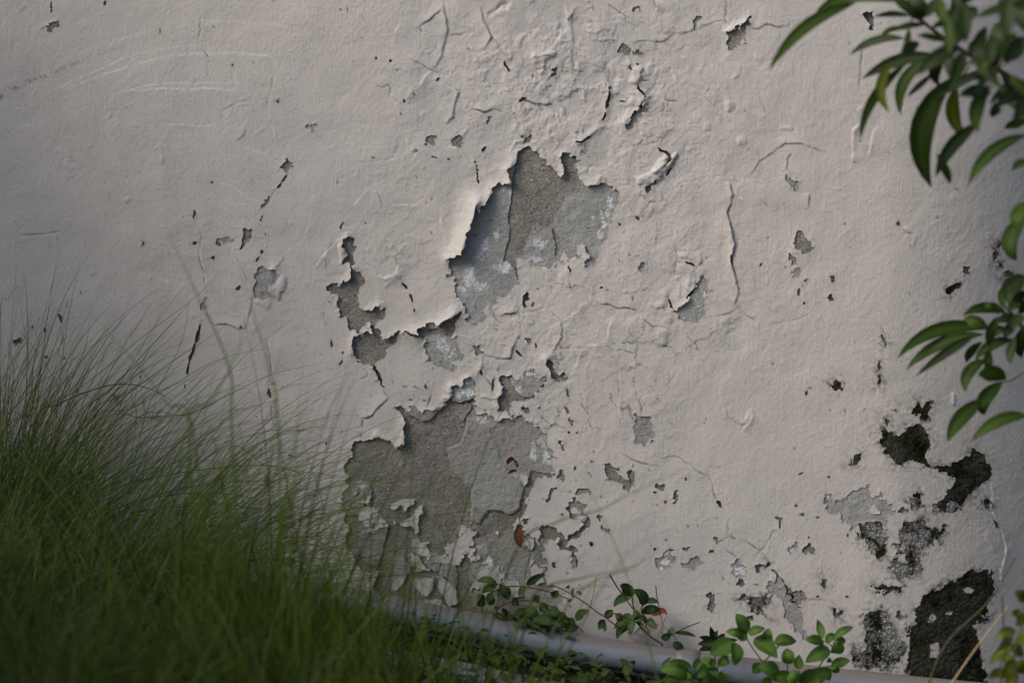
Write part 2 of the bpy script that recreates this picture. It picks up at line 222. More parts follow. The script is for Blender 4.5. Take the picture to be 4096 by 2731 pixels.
# hairline cracks and steps in the paint: polyline | groove mm | step mm (left of the direction of travel is raised) | reach
LIN = ['A4 1270,400 1330,470 1400,465|1.2|0.8', 'A4 1590,850 1585,990 1550,1150|1.2|0',
 'A4 2070,290 2085,400 2060,500 2035,560 2060,640 2080,740 2105,860 2085,960 2085,1040 2115,1120 2120,1200 2135,1290 2115,1380|1.5|-4.5',
 'A4 2115,1380 2180,1440 2240,1500|0.8|0', 'A4 870,1090 850,1170 810,1220 800,1340 720,1400 650,1470 545,1530|1|2.2',
 'B2 545,190 570,250 550,330 510,400 470,500|1|-1.8', 'B2 1040,100 1010,180 975,250 960,330 945,385 880,390 820,385 750,440 690,500 690,560 650,640 625,670|1|1.8',
 'B2 950,390 1040,455 1050,590 1070,650 1065,800 1060,940 1060,1020 1070,1100 1065,1300|.9|1.0', 'B2 1040,460 1100,445 1160,465 1220,480|1|.6',
 'B2 860,0 900,30 970,35 1050,70 1130,60 1180,80 1240,90 1255,150 1330,200 1370,240 1370,310|1.3|1.4', 'B2 1350,225 1420,225 1510,270|1.2|1',
 'B2 1280,700 1330,780 1380,850 1440,915|1.5|1', 'B2 1360,840 1270,855 1240,900 1265,960 1270,1035|1.2|0',
 'B2 1090,1375 1190,1420 1260,1460 1350,1480 1430,1490|1|.5','B2 1370,1130 1440,1190 1480,1270 1475,1380 1440,1410|1|.6',
 'B2 1440,1420 1500,1395 1600,1410 1690,1470 1790,1540 1880,1600|.9|.3','A4 375,1060 400,1120 425,1190|1.5|1.5','A4 625,1110 625,1190 650,1270|1|0',
 'A3 540,1045 640,1055 700,1110 760,1135 850,1110 870,1020 840,930 900,880 940,840|1.2|-2.5','A3 850,1110 890,1155|1.2|1',
 'A3 120,1040 200,950 270,860 330,780|1.6|-2','A3 230,930 235,1100|1|.8','A3 860,1130 760,1200 770,1300|.5|.8','A3 1020,860 1130,830 1200,800|.6|.8',
 'A3 480,500 520,430 580,380 600,330|.8|-1.6','A3 770,560 830,480 900,490 960,490 1030,490 1110,430|.5|-1.4','A3 1110,450 1200,500 1250,580 1270,680 1290,780 1300,900|.3|1.6','A3 740,560 730,470 690,370 640,360|.4|1.2',
 'A1 1280,90 1190,150 1150,195 1090,230 1050,255|1|-2','A1 1280,20 1300,100 1325,250 1310,380 1260,520 1210,620|.6|-2.2','A1 900,205 870,250 850,300 835,390|1|2','A1 960,520 1090,575 1160,620 1240,660|.6|1.5',
 'A1 1160,630 1120,700 1060,770 990,800 940,880|1|3','A1 1260,740 1350,780 1420,830 1390,940 1370,1060 1320,1110|.8|-2.4','A1 1010,1370 1050,1340|1.5|1','A1 930,1200 870,1330 830,1420 540,1460|1|.5','A1 780,740 810,880 880,915|1.2|.3','A1 690,770 740,785 790,765|1|0',
 'A1 1520,970 1600,980 1650,1010 1720,990 1820,1000|1.6|2.5','A1 1480,240 1550,300 1520,300|.5|.6','A1 1340,325 1450,310 1530,295|.8|.6','A1 1640,460 1700,370 1730,330 1640,170 1600,20|.7|2.4','A1 1730,330 1790,430 1810,480|1|1.5','A1 1600,790 1660,755 1780,750 1860,750|.9|0',
 'A1 2100,930 2200,945 2240,935|1|2','A1 1960,900 1930,890 1800,800|1.4|1','A2 0,430 60,500 100,560|.5|1','A2 130,890 250,900 330,945 470,940|1.5|3','A2 300,520 400,490 500,490|.6|2.5','A2 440,450 500,390 540,320 530,280|.8|-3','A2 660,650 650,560 660,300 640,160 600,90|.5|1.6',
 'A2 820,380 900,370 960,355 1020,365|.9|1.6','A2 1180,410 1230,370 1330,360 1420,380 1520,350 1560,310 1700,280 1850,250|1|.8','A2 960,40 1060,100 1120,150 1120,190 1250,250|1|.5','A2 2035,0 2025,180 2060,230|.9|0','A2 1900,200 2030,190|.8|.6','A2 1380,0 1405,60 1400,100|1.8|3','A2 1370,520 1380,570|1|0','A2 1410,590 1370,660 1310,690|1.2|1.2','A2 1265,710 1340,720|1.2|1','A2 1130,690 1060,705 1035,735|1.2|1.4','A2 1490,840 1490,910 1600,910|1.4|1','A2 1490,910 1470,980 1440,1010|1.4|1','A2 980,600 970,740|1|1',
 'A2 1390,1290 1440,1200 1500,1175 1600,1170|.8|1','A2 1210,1290 1300,1290 1390,1270|.6|1','A2 1170,1350 1140,1390|1|1','A2 1100,1410 1030,1475|1|1','A2 240,1030 280,990|.8|0','A2 610,640 680,630 760,655|1|.5','A2 580,60 600,200 700,60|.3|2','A2 710,1390 740,1350 775,1395|1.2|.6',
 'A4 1600,300 1700,280 1800,250|.8|.6','A4 1500,470 1450,430 1440,350|.8|.6','A4 1460,1330 1510,1305|1.2|1','A4 1600,1215 1700,1260|1.2|1','A4 1400,1440 1470,1410 1460,1360|1|1.4','A4 1560,1530 1510,1490 1450,1500|.8|1','A4 1800,800 1790,900|.5|0','A4 1300,1300 1260,1400 1240,1440|.7|.8','A4 960,900 965,1000|1|.5','A4 1870,1250 1930,1275|1|0','A4 1830,1500 1950,1490 2060,1460 2120,1420|.8|1',
 'B1 800,870 740,940 690,980 620,1040 550,1070|1.2|-2.6','B1 1650,500 1740,520 1830,535 1890,520 1910,430 1960,340|1.4|1.6','B1 1560,380 1460,310 1390,280|1|1','B1 1970,0 1970,200 2000,260 2000,300|1.2|1','B1 1790,150 1850,130 1950,110|1|1.4','B1 1720,60 1710,140|1|1','B1 1650,500 1640,600 1560,700|.5|-2','B1 1760,540 1750,640|.5|1.4','B1 600,640 610,690 540,710|1.6|1.2','B1 1020,765 1100,815|1.4|.6','B1 1820,720 1850,750|.8|.5','B1 1660,690 1730,790|1.2|.4','B1 220,90 225,230|1.4|1','B1 1610,870 1700,890 1790,870|.4|2','B1 1640,1010 1670,980|1|1','B2 460,1120 400,1080 370,1010|1|0','B2 260,60 290,110 370,80|.6|1','B2 440,100 500,140 560,200|.5|1.2','B2 520,410 600,430 690,490|.5|.3','B2 0,530 90,520 110,440 180,320|1|1.5',
 'B2 0,160 60,130 170,120|.8|1','B1 870,950 800,880 740,810|.8|1.5','B2 2020,1050 2100,1080 2170,1120 2240,1100|.6|1',
 'R3 120,600 200,560 260,580 210,540 190,440|1.2|.4','R3 260,570 340,600 420,655 480,600 500,560 530,500|1.2|.4','R3 420,655 380,720|1|.3','R3 190,650 270,710|1|0','R3 420,655 490,740|1|0','R3 720,990 820,990 880,1000|.8|.4','R3 865,830 840,800|1|0','R3 960,1090 990,1170|1.6|0','R3 2030,180 2030,400 2080,520 2120,620 2130,700 2100,830 2090,960|1.8|2.2','R3 1960,580 2020,640 2050,720|.8|1','R3 100,200 120,300|1|0','R3 60,120 90,190 130,310|.8|0',
 'R2 230,640 300,690 400,750|1.1|0','R2 460,780 640,745 720,710 820,660|.8|0','R2 200,1300 190,1400 290,1450|.7|0','R2 470,665 560,710|.8|0',
 'R1 190,0 190,150 215,180|.9|0','R1 0,190 80,165 150,150|1|.4','R1 340,200 400,200 470,165 550,190 620,185 635,150|1.2|1.4','R1 420,670 450,740 470,800|1|.5','R1 340,1220 420,1120 500,1060 600,990 700,990 880,1050|.9|2','R1 610,1180 610,1100 640,1060|1.2|.5','R1 1050,1130 1060,1000 1060,900 1100,850|.6|-3','R1 1070,790 1100,720|.6|-1.5','R1 1170,1080 1190,960 1200,880|.3|-1.2','R1 1110,650 1110,480 1140,260|1|.6','R1 370,380 410,440|1|1','R1 760,1340 760,1440|.5|-2','R2 1400,100 1450,150|.6|1.5','R2 1480,240 1500,160|.6|1','R2 380,1390 350,1440 290,1500|.5|3',
 'L2 1380,130 1385,300 1380,430 1410,520 1405,640|1.6|1.6','L2 1420,760 1450,830 1480,860 1560,855 1640,890 1690,880 1720,830|1.2|2.2','L2 1740,640 1730,760 1700,840|.8|-1.5','L2 1830,950 1860,1050 1865,1180 1845,1280|1.5|1','L2 1870,1400 1860,1560|1.6|.6','L2 140,235 320,240 430,205|1|0','L2 320,240 360,370 410,460|1|.3','L2 480,660 460,700 470,760|1|1.5','L2 430,890 430,1000|1.8|0','L2 980,1340 1000,1470|1.4|0','L2 910,870 880,1000|1|1','L2 1240,890 1200,920|.6|1.6','L2 1600,690 1600,760|.6|1','L2 1580,320 1600,360 1650,430 1750,640|.8|1.2','L2 1900,470 1950,420 1950,400|1|1.5',
 'L1 1375,60 1380,200 1360,300|1.2|.3','L1 1390,340 1440,400 1440,500 1420,530|1|.5','L1 1520,820 1530,760 1620,720 1700,690|.9|.2','L1 1870,820 1890,1000|.9|.8','L1 1900,1300 1850,1400|1|0','L1 1360,540 1340,610|.6|.5','L1 470,1120 440,1210|.5|1.2','L1 400,1000 370,1060|.5|1','L1 745,1290 730,1400|.4|1','L1 1640,970 1700,900|.8|1','L1 1800,870 1740,930|.5|.8','L1 1890,500 1860,640 1820,750|1|.2']
# folds and blisters: centreline | radius | height mm
FOLD = ['A4 1570,50 1500,130 1430,190|24|6','A4 1500,60 1430,120 1390,170|22|5','A4 1260,280 1330,260 1380,230|34|6','A2 1235,640 1230,700 1210,740|26|5','A2 1270,880 1250,920 1200,900|38|5','A2 1200,790 1150,760 1080,740|50|3',
 'A2 1160,540 1190,640|16|4','A2 1330,610 1390,640|30|3','A4 1600,940 1700,950 1790,1000|30|4','A4 1650,1060 1700,1100 1720,1150|45|3.5','A4 1800,1070 1790,1110|25|4','A4 1690,1230 1620,1280|40|3','A4 1480,1340 1440,1400|30|3.5','A4 1580,1330 1610,1400|30|4','A4 1860,1290 1900,1330|40|3',
 'A4 1280,470 1250,560|30|3','A4 1370,500 1330,570|30|3','B2 1440,300 1460,370|36|4','B2 1390,60 1500,130|40|2.5','B2 1300,880 1360,880|40|2.5','A2 1700,1350 1740,1330|34|3.5','A2 1850,1120 1840,1160|24|3','A2 2060,930 2040,960|30|4','A2 2130,690 2100,700|14|4','A1 1840,50 1790,70 1700,130|22|-5','A1 2060,20 2080,10|22|4','A2 200,330 170,400|26|4.5','A2 300,560 330,520 470,490|26|4','A2 860,600 900,570|40|4','A2 0,60 60,20|25|-4','A2 80,700 150,640|40|3','A2 560,180 560,270|25|-4','A2 220,1140 210,1200|22|3.5','A2 280,1120 250,1160|22|3',
 'A2 130,1270 330,1270|10|3','B1 1640,560 1600,640|40|2.5','B1 1760,600 1790,720|14|3','B1 700,1040 850,1060|90|3','B1 1620,930 1720,960|50|2.5','A3 420,1080 300,1060|70|3','A3 360,870 390,990|22|5','A4 180,150 120,90|40|2','A4 800,250 730,240|60|4','A3 1640,250 1780,240|70|2','R2 1760,1330 1765,1260|18|4','R2 340,1420 370,1380|22|4','R1 200,680 210,740|26|4','R1 280,980 300,960|24|4','R1 570,880 620,880|20|3.5','L1 860,1380 880,1360|18|3','L1 750,820 770,790|16|3','L1 1110,1110 1115,1090|14|3','L2 1940,560 1900,640|40|6','L2 1780,700 1840,720|34|4','L2 1035,530 1045,540|18|3','L2 630,500 650,490|26|2.5','L2 970,315 990,305|12|2.5']
# loose edges of paint that stand off the wall: line | stand-off mm | reach
CURL = ['A3 1590,480 1550,650 1490,800 1455,935|24|70|1','A3 1400,955 1330,968|8|40|1','A3 1705,390 1640,575|6|22|0','A3 1740,325 1830,318 1880,295|9|40|0','A3 1862,180 1880,290|8|40|0','B1 1390,120 1310,180 1220,230 1070,300|10|45|1','B1 1000,300 905,295 780,340 710,320|6|40|0','B1 500,320 465,400 465,470|7|30|0','A4 585,240 575,150 560,60|8|30|0','A4 530,240 470,190|4|22|0',
 'B1 945,1080 935,1180 930,1290|9|40|0','B1 870,1310 780,1250 690,1205|6|30|0','A3 480,1060 460,1160 400,1180|8|30|0','A3 430,770 385,820 405,900|5|30|0','A3 720,1388 620,1445|5|26|0','B1 1340,790 1340,870 1290,880|6|26|0','B1 1815,760 1790,870|7|26|0','B1 1690,890 1780,960|4|26|0','A4 740,325 860,305 890,265|7|40|0','A2 1310,900 1230,980 1120,1100|5|30|0','A2 1240,760 1265,650|3|30|0','B2 415,530 460,670|8|36|0','B2 470,500 420,510|5|36|0','A4 800,950 770,870|6|30|0','B1 1060,1010 1180,1000|5|30|0','R1 205,215 330,150|7|26|0','A4 1640,1400 1740,1270|5|30|0','B1 1500,705 1440,775 1370,770|6|30|0','L2 1890,480 1850,640|9|30|0','B1 1600,1040 1700,1050|3|24|0','B1 1740,1080 1890,1050|4|24|0','B1 640,240 655,300 550,290|6|24|0','A2 975,790 945,1000|5|30|0','A2 885,1150 720,1268|6|30|0','A2 170,1380 70,1510|4|30|0']
WHITE = '''A3 1790 370 40 50;A3 1880 390 20 40;A3 1660 850 50 90;A3 1600 950 60 60;A3 1520 1080 60 60;A3 1560 1190 60 60;A3 1460 1250 60 60;A3 1500 1170 60 90;A3 1640 1240 80 60;A3 1800 1060 70 60;A3 1760 760 30 50;A3 1400 1300 40 30;A3 1900 560 20 40
A4 985 440 45 45;A4 960 560 26 60;A4 920 660 30 70;A4 900 750 40 50;A4 905 560 24 30;A4 1000 500 26 40;A4 350 830 80 60;A4 560 470 30 60;A4 830 600 20 20;A4 640 975 40 18;A4 805 1020 12 12;A4 790 1050 8 14;A4 60 1020 60 80;A4 300 980 100 40
B1 1270 380 70 90;B1 1340 480 70 80;B1 1400 560 60 40;B1 1500 820 90 60;B1 1560 830 40 40;B1 1420 850 30 40;B1 1860 720 60 22;B1 1950 800 60 40;B1 2100 670 24 34;B1 2060 660 40 20;B1 1170 220 50 26;B1 1640 1080 50 40;B1 2150 1280 40 60;B1 2090 1380 40 60;B1 2200 1450 50 60;B1 2200 1400 40 60;B1 1600 1060 60 30
B2 370 1280 50 60;B2 300 1330 36 70;B2 420 1430 50 70;B2 320 680 16 26;B2 1780 55 16 10;B2 1640 160 20 14;B4 670 550 80 50;B4 720 600 60 34;B4 775 530 20 40;B4 1440 330 40 22;B4 1480 1000 60 40;B4 1430 1060 50 26;B4 1500 910 30 40;B4 1700 1060 50 14;B4 2170 1080 60 60;B4 2110 1080 30 50;B4 650 1010 20 40
A2 1550 930 26 30;A2 1280 1060 24 24;A2 1200 1110 14 30;A2 1130 1150 20 20;L2 1500 310 16 20;L2 1345 920 24 14;L2 1130 1480 50 30;L2 1020 1530 30 20;L2 820 1430 16 20;L2 1400 800 14 20;R3 650 655 36 22;R3 320 770 26 60;R3 250 800 24 30;R3 410 800 24 16;R3 275 880 40 40;R3 370 1030 36 50;R3 460 1080 30 30;R3 1200 500 60 60;R3 1210 640 40 50;R3 1310 430 30 20;R3 890 290 20 30;R3 350 1170 20 20;R3 520 990 40 20;R3 1380 840 30 20;R2 670 470 20 20;A1 993 935 12 12
B3 420 180 50 60;B3 480 230 50 40;B3 560 320 60 60;B3 1560 1000 60 60;B3 1640 880 60 60;R1 300 240 18 60;B3 1700 1000 60 50'''
CHALK = ['L1 350,630 440,590 560,530 700,470 850,400 950,375|9|.9','L1 440,608 560,570 700,520 900,455|8|.8','L1 700,520 820,480 900,455|9|1','L1 900,455 1050,410 1180,385 1400,380|12|.5','L1 950,375 1130,340 1250,320 1420,315|12|.45','L1 1150,375 1300,365 1430,375 1600,360 1700,370 1850,385 1900,440|22|.45','L1 760,658 880,625 1000,590 1150,575 1300,575 1480,570 1740,580|10|.7','L1 870,630 1000,620 1130,608 1300,618 1400,605 1540,618 1700,628|14|.8','L1 1740,580 1760,660 1720,760|12|.3','L1 1100,865 1280,855 1380,870 1540,870|14|.45','L1 1000,950 1230,935 1400,935 1540,945|10|.3','L1 60,920 130,880 230,865|10|.3','L1 40,1340 150,1290 260,1250|8|.3','L1 1480,1255 1590,1275 1720,1370 1830,1400|14|.35','L1 1200,140 1600,150 1900,170 2100,220|24|.2','L1 700,320 900,250 1100,205|22|.2','L2 1430,100 1560,190 1620,240|10|.3','L1 1550,1400 1800,1410|9|.25','L1 1640,1000 1800,1050 1890,1110|20|.25']
SCUFF = ['L1 0,680 60,625 140,590 230,545 330,520 440,470 560,420|22|1','L1 560,420 700,360 850,320|14|.5']

def fl(s): return [float(x) for x in s.split(',')]
# ------------------------------------------------------------------ numeric helpers
def hash2(ix, iy, seed):
    h = (ix.astype(np.int64) * 374761393 + iy.astype(np.int64) * 668265263 + seed * 974634777) & 0x7fffffff
    h = ((h ^ (h >> 13)) * 1274126177) & 0x7fffffff
    h = (h ^ (h >> 16)) & 0xffff
    return (h / 32767.5 - 1.0).astype(np.float32)

def vn(u, v, s, seed):
    x = u / s; y = v / s
    ix = np.floor(x); iy = np.floor(y)
    fx = (x - ix).astype(np.float32); fy = (y - iy).astype(np.float32)
    fx = fx * fx * fx * (fx * (fx * 6 - 15) + 10); fy = fy * fy * fy * (fy * (fy * 6 - 15) + 10)
    ix = ix.astype(np.int64); iy = iy.astype(np.int64)
    a = hash2(ix, iy, seed); b = hash2(ix + 1, iy, seed); c = hash2(ix, iy + 1, seed); d = hash2(ix + 1, iy + 1, seed)
    return (a * (1 - fx) + b * fx) * (1 - fy) + (c * (1 - fx) + d * fx) * fy

def fbm(u, v, s, seed, o=4, g=0.5, rot=True):
    r = 0; a = 1.0; t = 0
    for i in range(o):
        if rot and i % 2:
            r = r + a * vn(u * .8 + v * .6, v * .8 - u * .6, s, seed + i * 17)
        else:
            r = r + a * vn(u, v, s, seed + i * 17)
        t += a; a *= g; s *= 0.5
    return r / t

FINE = 4.0
def axis(lo, hi, far_lo, far_hi):
    f = np.arange(lo, hi + .1, FINE)
    a = lo - np.cumsum(np.geomspace(8, 900, 18)); b = f[-1] + np.cumsum(np.geomspace(8, 900, 18))
    a = a[a > far_lo]; b = b[b < far_hi]
    return np.concatenate([a[::-1], f, b])
gu = axis(-90, 4190, -9000, 12000)
gv = axis(-110, 2790, -4600, 3200)
U, V = np.meshgrid(gu, gv)
U = U.astype(np.float32); V = V.astype(np.float32)
NR, NC = U.shape

def poly_sdf(P, u, v, closed=True):
    P = np.array(P, dtype=np.float32)
    n = len(P)
    best = np.full(u.shape, 1e9, np.float32)
    inside = np.zeros(u.shape, bool)
    sgn = np.zeros(u.shape, np.float32)
    tt = np.zeros(u.shape, np.float32)
    rng = range(n) if closed else range(n - 1)
    for i in rng:
        ax, ay = P[i]; bx, by = P[(i + 1) % n]
        dx, dy = bx - ax, by - ay
        L = dx * dx + dy * dy + 1e-9
        wx = u - ax; wy = v - ay
        t = np.clip((wx * dx + wy * dy) / L, 0, 1)
        d = (wx - t * dx) ** 2 + (wy - t * dy) ** 2
        m = d < best
        if not closed:
            cr = dx * wy - dy * wx
            sgn = np.where(m, np.where(cr > 0, 1.0, -1.0), sgn)
            tt = np.where(m, (i + t) / (n - 1), tt)
        best = np.where(m, d, best)
        if closed:
            if (ay > by) or (ay < by):
                c = ((ay > v) != (by > v)) & (u < dx * (v - ay) / (by - ay) + ax)
                inside ^= c
    best = np.sqrt(best)
    if closed:
        return np.where(inside, -best, best)
    return best, sgn, tt

def window(P, m):
    P = np.array(P)
    c0 = max(0, np.searchsorted(gu, P[:, 0].min() - m) - 1); c1 = min(NC, np.searchsorted(gu, P[:, 0].max() + m) + 1)
    r0 = max(0, np.searchsorted(gv, P[:, 1].min() - m) - 1); r1 = min(NR, np.searchsorted(gv, P[:, 1].max() + m) + 1)
    return slice(r0, r1), slice(c0, c1)

# ragged-edge warps, shared
WX = fbm(U, V, 46, 3, 4, .72); WY = fbm(U, V, 46, 57, 4, .72)
JX = fbm(U, V, 27, 203, 2, .9) * 17; JY = fbm(U, V, 27, 257, 2, .9) * 17
BIGN = 200.0
F = np.full(U.shape, BIGN, np.float32)
ID = np.full(U.shape, -1, np.int32)
LIFT = np.zeros(U.shape, np.float32)
kinds = []
DENT = []
def add_hole(P, kind, lift, rag, margin=130):
    i = len(kinds); kinds.append(kind)
    w = window(P, margin)
    if U[w].size == 0: return i
    j = 1.0 if rag > 2.6 else .35
    s = poly_sdf(P, U[w] + WX[w] * rag * 1.7 + JX[w] * j, V[w] + WY[w] * rag * 1.7 + JY[w] * j)
    m = s < F[w]
    F[w] = np.where(m, s, F[w]); ID[w] = np.where(m, i, ID[w]); LIFT[w] = np.where(m, lift, LIFT[w])
    return i
bid = {}
for k, (t, l, r) in BIG.items():
    bid[k] = add_hole(pts(t), k, l, r)
for t, k, l, r in PH:
    add_hole(pts(t), k, l, r)
for ent in EH.replace('\n', ';').split(';'):
    c, x, y, rx, ry, a, k = ent.split()
    ox, oy = src(c, float(x), float(y)); kk = CR[c][2]
    rx = float(rx) / kk; ry = float(ry) / kk; a = math.radians(float(a))
    if min(rx, ry) < 3.6 and k != 'W':
        DENT.append((*uv_of(ox, oy), rx, ry, a)); continue
    rr = random.Random(int(float(x) * 7 + float(y) * 13))
    P = []
    n = 12
    for j in range(n):
        th = 2 * PI * j / n
        q = 1 + rr.uniform(-.28, .22)
        ex = rx * math.cos(th) * q; ey = ry * math.sin(th) * q
        P.append(uv_of(ox + ex * math.cos(a) - ey * math.sin(a) * 1.0, oy + ex * math.sin(a) + ey * math.cos(a)))
    sm = min(rx, ry)
    add_hole(P, k, min(2.5, .5 + sm * .06), min(5, 1 + sm * .22), 60)
for g in GAP:
    t, w_ = g.split('|'); w_ = float(w_)
    P = pts(t); win = window(P, 60)
    d, s, tt = poly_sdf(P, U[win] + WX[win] * 7, V[win] + WY[win] * 7, False)
    tap = np.clip(4 * tt * (1 - tt), 0, 1) ** .6
    wid = w_ * .75 * (tap * (0.75 + .55 * vn(U[win], V[win], 30, 9)))
    s_ = d - wid
    i = len(kinds); kinds.append('K')
    m = s_ < F[win]
    F[win] = np.where(m, s_, F[win]); ID[win] = np.where(m, i, ID[win]); LIFT[win] = np.where(m, 1.0, LIFT[win])
# a few more natural pinholes and chips
rr = random.Random(5)
for j in range(230):
    x = rr.uniform(40, 4050); y = rr.uniform(20, 2500)
    cx = abs(x - 2300) / 900
    if rr.random() < cx * .5: continue
    DENT.append((x, y, rr.uniform(1.5, 3.5), rr.uniform(2, 6), rr.uniform(-.6, .6)))
ISLID = np.full(U.shape, -1, np.int32)
for i, t in enumerate(ISL):
    P = pts(t); w = window(P, 60)
    s = poly_sdf(P, U[w] + WX[w] * 9, V[w] + WY[w] * 9)
    m = -s > F[w]
    F[w] = np.where(m, -s, F[w]); ISLID[w] = np.where(s < 6, i, ISLID[w])
for t in ['R3 1860,930 1905,950 1890,980 1840,970 1820,945', 'R3 1610,1095 1640,1130 1620,1165 1580,1160 1590,1120', 'R3 1600,1310 1650,1300 1665,1350 1640,1410 1590,1400 1600,1350', 'R3 1180,370 1215,335 1240,375 1250,405 1180,405', 'R3 1700,1100 1760,1090 1750,1115 1710,1120','R3 1120,460 1145,455 1140,485 1120,485']:
    P = pts(t); w = window(P, 30)
    s = poly_sdf(P, U[w] + WX[w] * 5, V[w] + WY[w] * 5)
    F[w] = np.maximum(F[w], -s)
# the paint near the ground has come off only in part
nn = (fbm(U + WX * 10, V + WY * 10, 130, 501, 5, .62) - .27) * 70
lowm = (ID == bid['H6']) & (F < 0)
wgt = np.clip((V - 2060) / 120, 0, 1) * np.clip((2160 - U) / 80, 0, 1) + np.clip((V - 1900) / 100, 0, 1) * np.clip((1560 - U) / 60, 0, 1)
F = np.where(lowm & (wgt > 0) & (nn - (1 - np.clip(wgt, 0, 1)) * 30 > F), nn - (1 - np.clip(wgt, 0, 1)) * 30, F)
KIND = np.array(kinds + ['-'])[ID]

# cement / rough split inside the big holes
FC = np.full(U.shape, BIGN, np.float32)       # negative where cement
SID = np.full(U.shape, -1, np.int32)
RAISE = np.zeros(U.shape, np.float32)
for i, (t, h) in enumerate(SLAB):
    P = pts(t); w = window(P, 60)
    s = poly_sdf(P, U[w] + WX[w] * 8, V[w] + WY[w] * 8)
    m = s < FC[w]
    FC[w] = np.where(m, s, FC[w]); SID[w] = np.where(m, i, SID[w]); RAISE[w] = np.where(m, h, RAISE[w])
h1 = np.full(U.shape, BIGN, np.float32)
for t in ROUGH1:
    P = pts(t); w = window(P, 140)
    s = poly_sdf(P, U[w] + WX[w] * 8, V[w] + WY[w] * 8)
    h1[w] = np.minimum(h1[w], s)
FC = np.where(ID == bid['H1'], -h1, FC)
RAISE = np.where(ID == bid['H1'], 0, RAISE); SID = np.where(ID == bid['H1'], -1, SID)
bigm = np.isin(ID, list(bid.values())) | (KIND == 'X')
FC = np.where(~bigm, np.where((KIND == 'C') | (KIND == 'W'), -BIGN, BIGN), FC)
P = pts(LEDGE); w = window(P, 40)
s = poly_sdf(P, U[w] + WX[w] * 6, V[w] + WY[w] * 6)
RAISE[w] += np.clip(-s / 5.0, 0, 1) * 3.0

# attributes
WHT = np.zeros(U.shape, np.float32)
for ent in WHITE.replace('\n', ';').split(';'):
    c, x, y, rx, ry = ent.split(); ox, oy = src(c, float(x), float(y)); kk = CR[c][2]
    cu, cv = uv_of(ox, oy); rx = 1.25 * float(rx) / kk; ry = 1.25 * float(ry) / kk
    w = window([(cu - rx, cv - ry), (cu + rx, cv + ry)], 30)
    d = np.sqrt(((U[w] - cu) / rx) ** 2 + ((V[w] - cv) / ry) ** 2)
    WHT[w] = np.maximum(WHT[w], .9 * np.clip(1.35 - d, 0, 1) ** 1.2)
WHT = np.where(KIND == 'W', 1.0, WHT)
CHK = np.zeros(U.shape, np.float32)
for g in CHALK:
    t, w_, a = g.split('|'); w_ = float(w_) / 1.723; P = pts(t); win = window(P, 40)
    d, s, tt = poly_sdf(P, U[win] + WX[win] * 2, V[win] + WY[win] * 2, False)
    CHK[win] = np.maximum(CHK[win], float(a) * np.exp(-(d / (w_ * .42)) ** 2) * np.clip(6 * tt, 0.2, 1) * np.clip(5 * (1 - tt), 0.2, 1))
SCF = np.zeros(U.shape, np.float32)
for g in SCUFF:
    t, w_, a = g.split('|'); w_ = float(w_) / 1.723; P = pts(t); win = window(P, 40)
    d, s, tt = poly_sdf(P, U[win], V[win], False)
    n = np.clip(vn(U[win], V[win], 9, 5) * 1.2 + .45 + vn(U[win], V[win], 30, 6) * .5, 0, 1)
    SCF[win] = np.maximum(SCF[win], float(a) * np.exp(-(d / (w_ * .8)) ** 2) * n * (1 - .6 * tt))

# ------------------------------------------------------------------ relief of the paint, in mm
def gauss(cx, cy, sx, sy):
    return np.exp(-(((U - cx) / sx) ** 2 + ((V - cy) / sy) ** 2))
inner = np.clip(np.minimum(np.minimum(U + 60, 4180 - U), np.minimum(V + 90, 2780 - V)) / 60, 0, 1)
rough_w = 0.35 + 1.0 * gauss(2250, 350, 620, 430) + .55 * gauss(2600, 800, 600, 700) + .35 * gauss(1850, 1300, 500, 600) + .5 * gauss(2850, 1300, 300, 350) + .25 * gauss(700, 1000, 500, 500)
H = 3.2 * fbm(U, V, 900, 11, 2) + 1.5 * fbm(U, V, 260, 12, 3)
H += inner * rough_w * (2.3 * fbm(U + WX * 30, V + WY * 30, 110, 13, 3, .45))
rid = 1 - np.abs(fbm(U + WX * 60, V + WY * 60, 150, 14, 3, .5)) * 3.2
H += inner * np.clip(rid, 0, 1) ** 3 * (1.9 * gauss(2250, 330, 520, 360) + .5 * gauss(2500, 1000, 700, 800))
pit = np.clip(vn(U, V, 17, 21) * 1.3 - .25, 0, 1)
sp = np.clip(fbm(U, V, 240, 22, 2) * 2.2 + .1, 0, 1)
H += inner * (pit * (.35 * sp + .10) + .16 * fbm(U, V, 14, 23, 2)) * 1.0
crust = np.clip(gauss(2080, 1330, 260, 260) + gauss(1560, 980, 130, 140) + .8 * gauss(2080, 1750, 200, 90) + .8 * gauss(2230, 1560, 130, 200), 0, 1)
H += inner * crust * .75 * fbm(U, V, 17, 31, 2, .7)
CRK = np.zeros(U.shape, np.float32)
for g in LIN:
    t, gr, st = g.split('|')[:3]; gr = float(gr); st = float(st)
    P = pts(t); win = window(P, 110)
    d, s, tt = poly_sdf(P, U[win] + WX[win] * 9, V[win] + WY[win] * 9, False)
    tap = np.clip(4.5 * tt * (1 - tt), 0, 1) ** .5
    H[win] -= gr * .8 * np.exp(-(d / 3.2) ** 2) * tap
    side = np.clip(.5 - np.sign(st) * s * d / 5.0, 0, 1) if st else 0
    if st: H[win] += 1.5 * abs(st) * side * np.exp(-(d / 24.0)) * tap * (.75 + .4 * vn(U[win], V[win], 40, 71))
    CRK[win] = np.maximum(CRK[win], min(1, gr * .82) * np.exp(-(d / 2.5) ** 2) * np.clip(tap * (.62 + 1.0 * vn(U[win], V[win], 30, 8)), 0, 1))
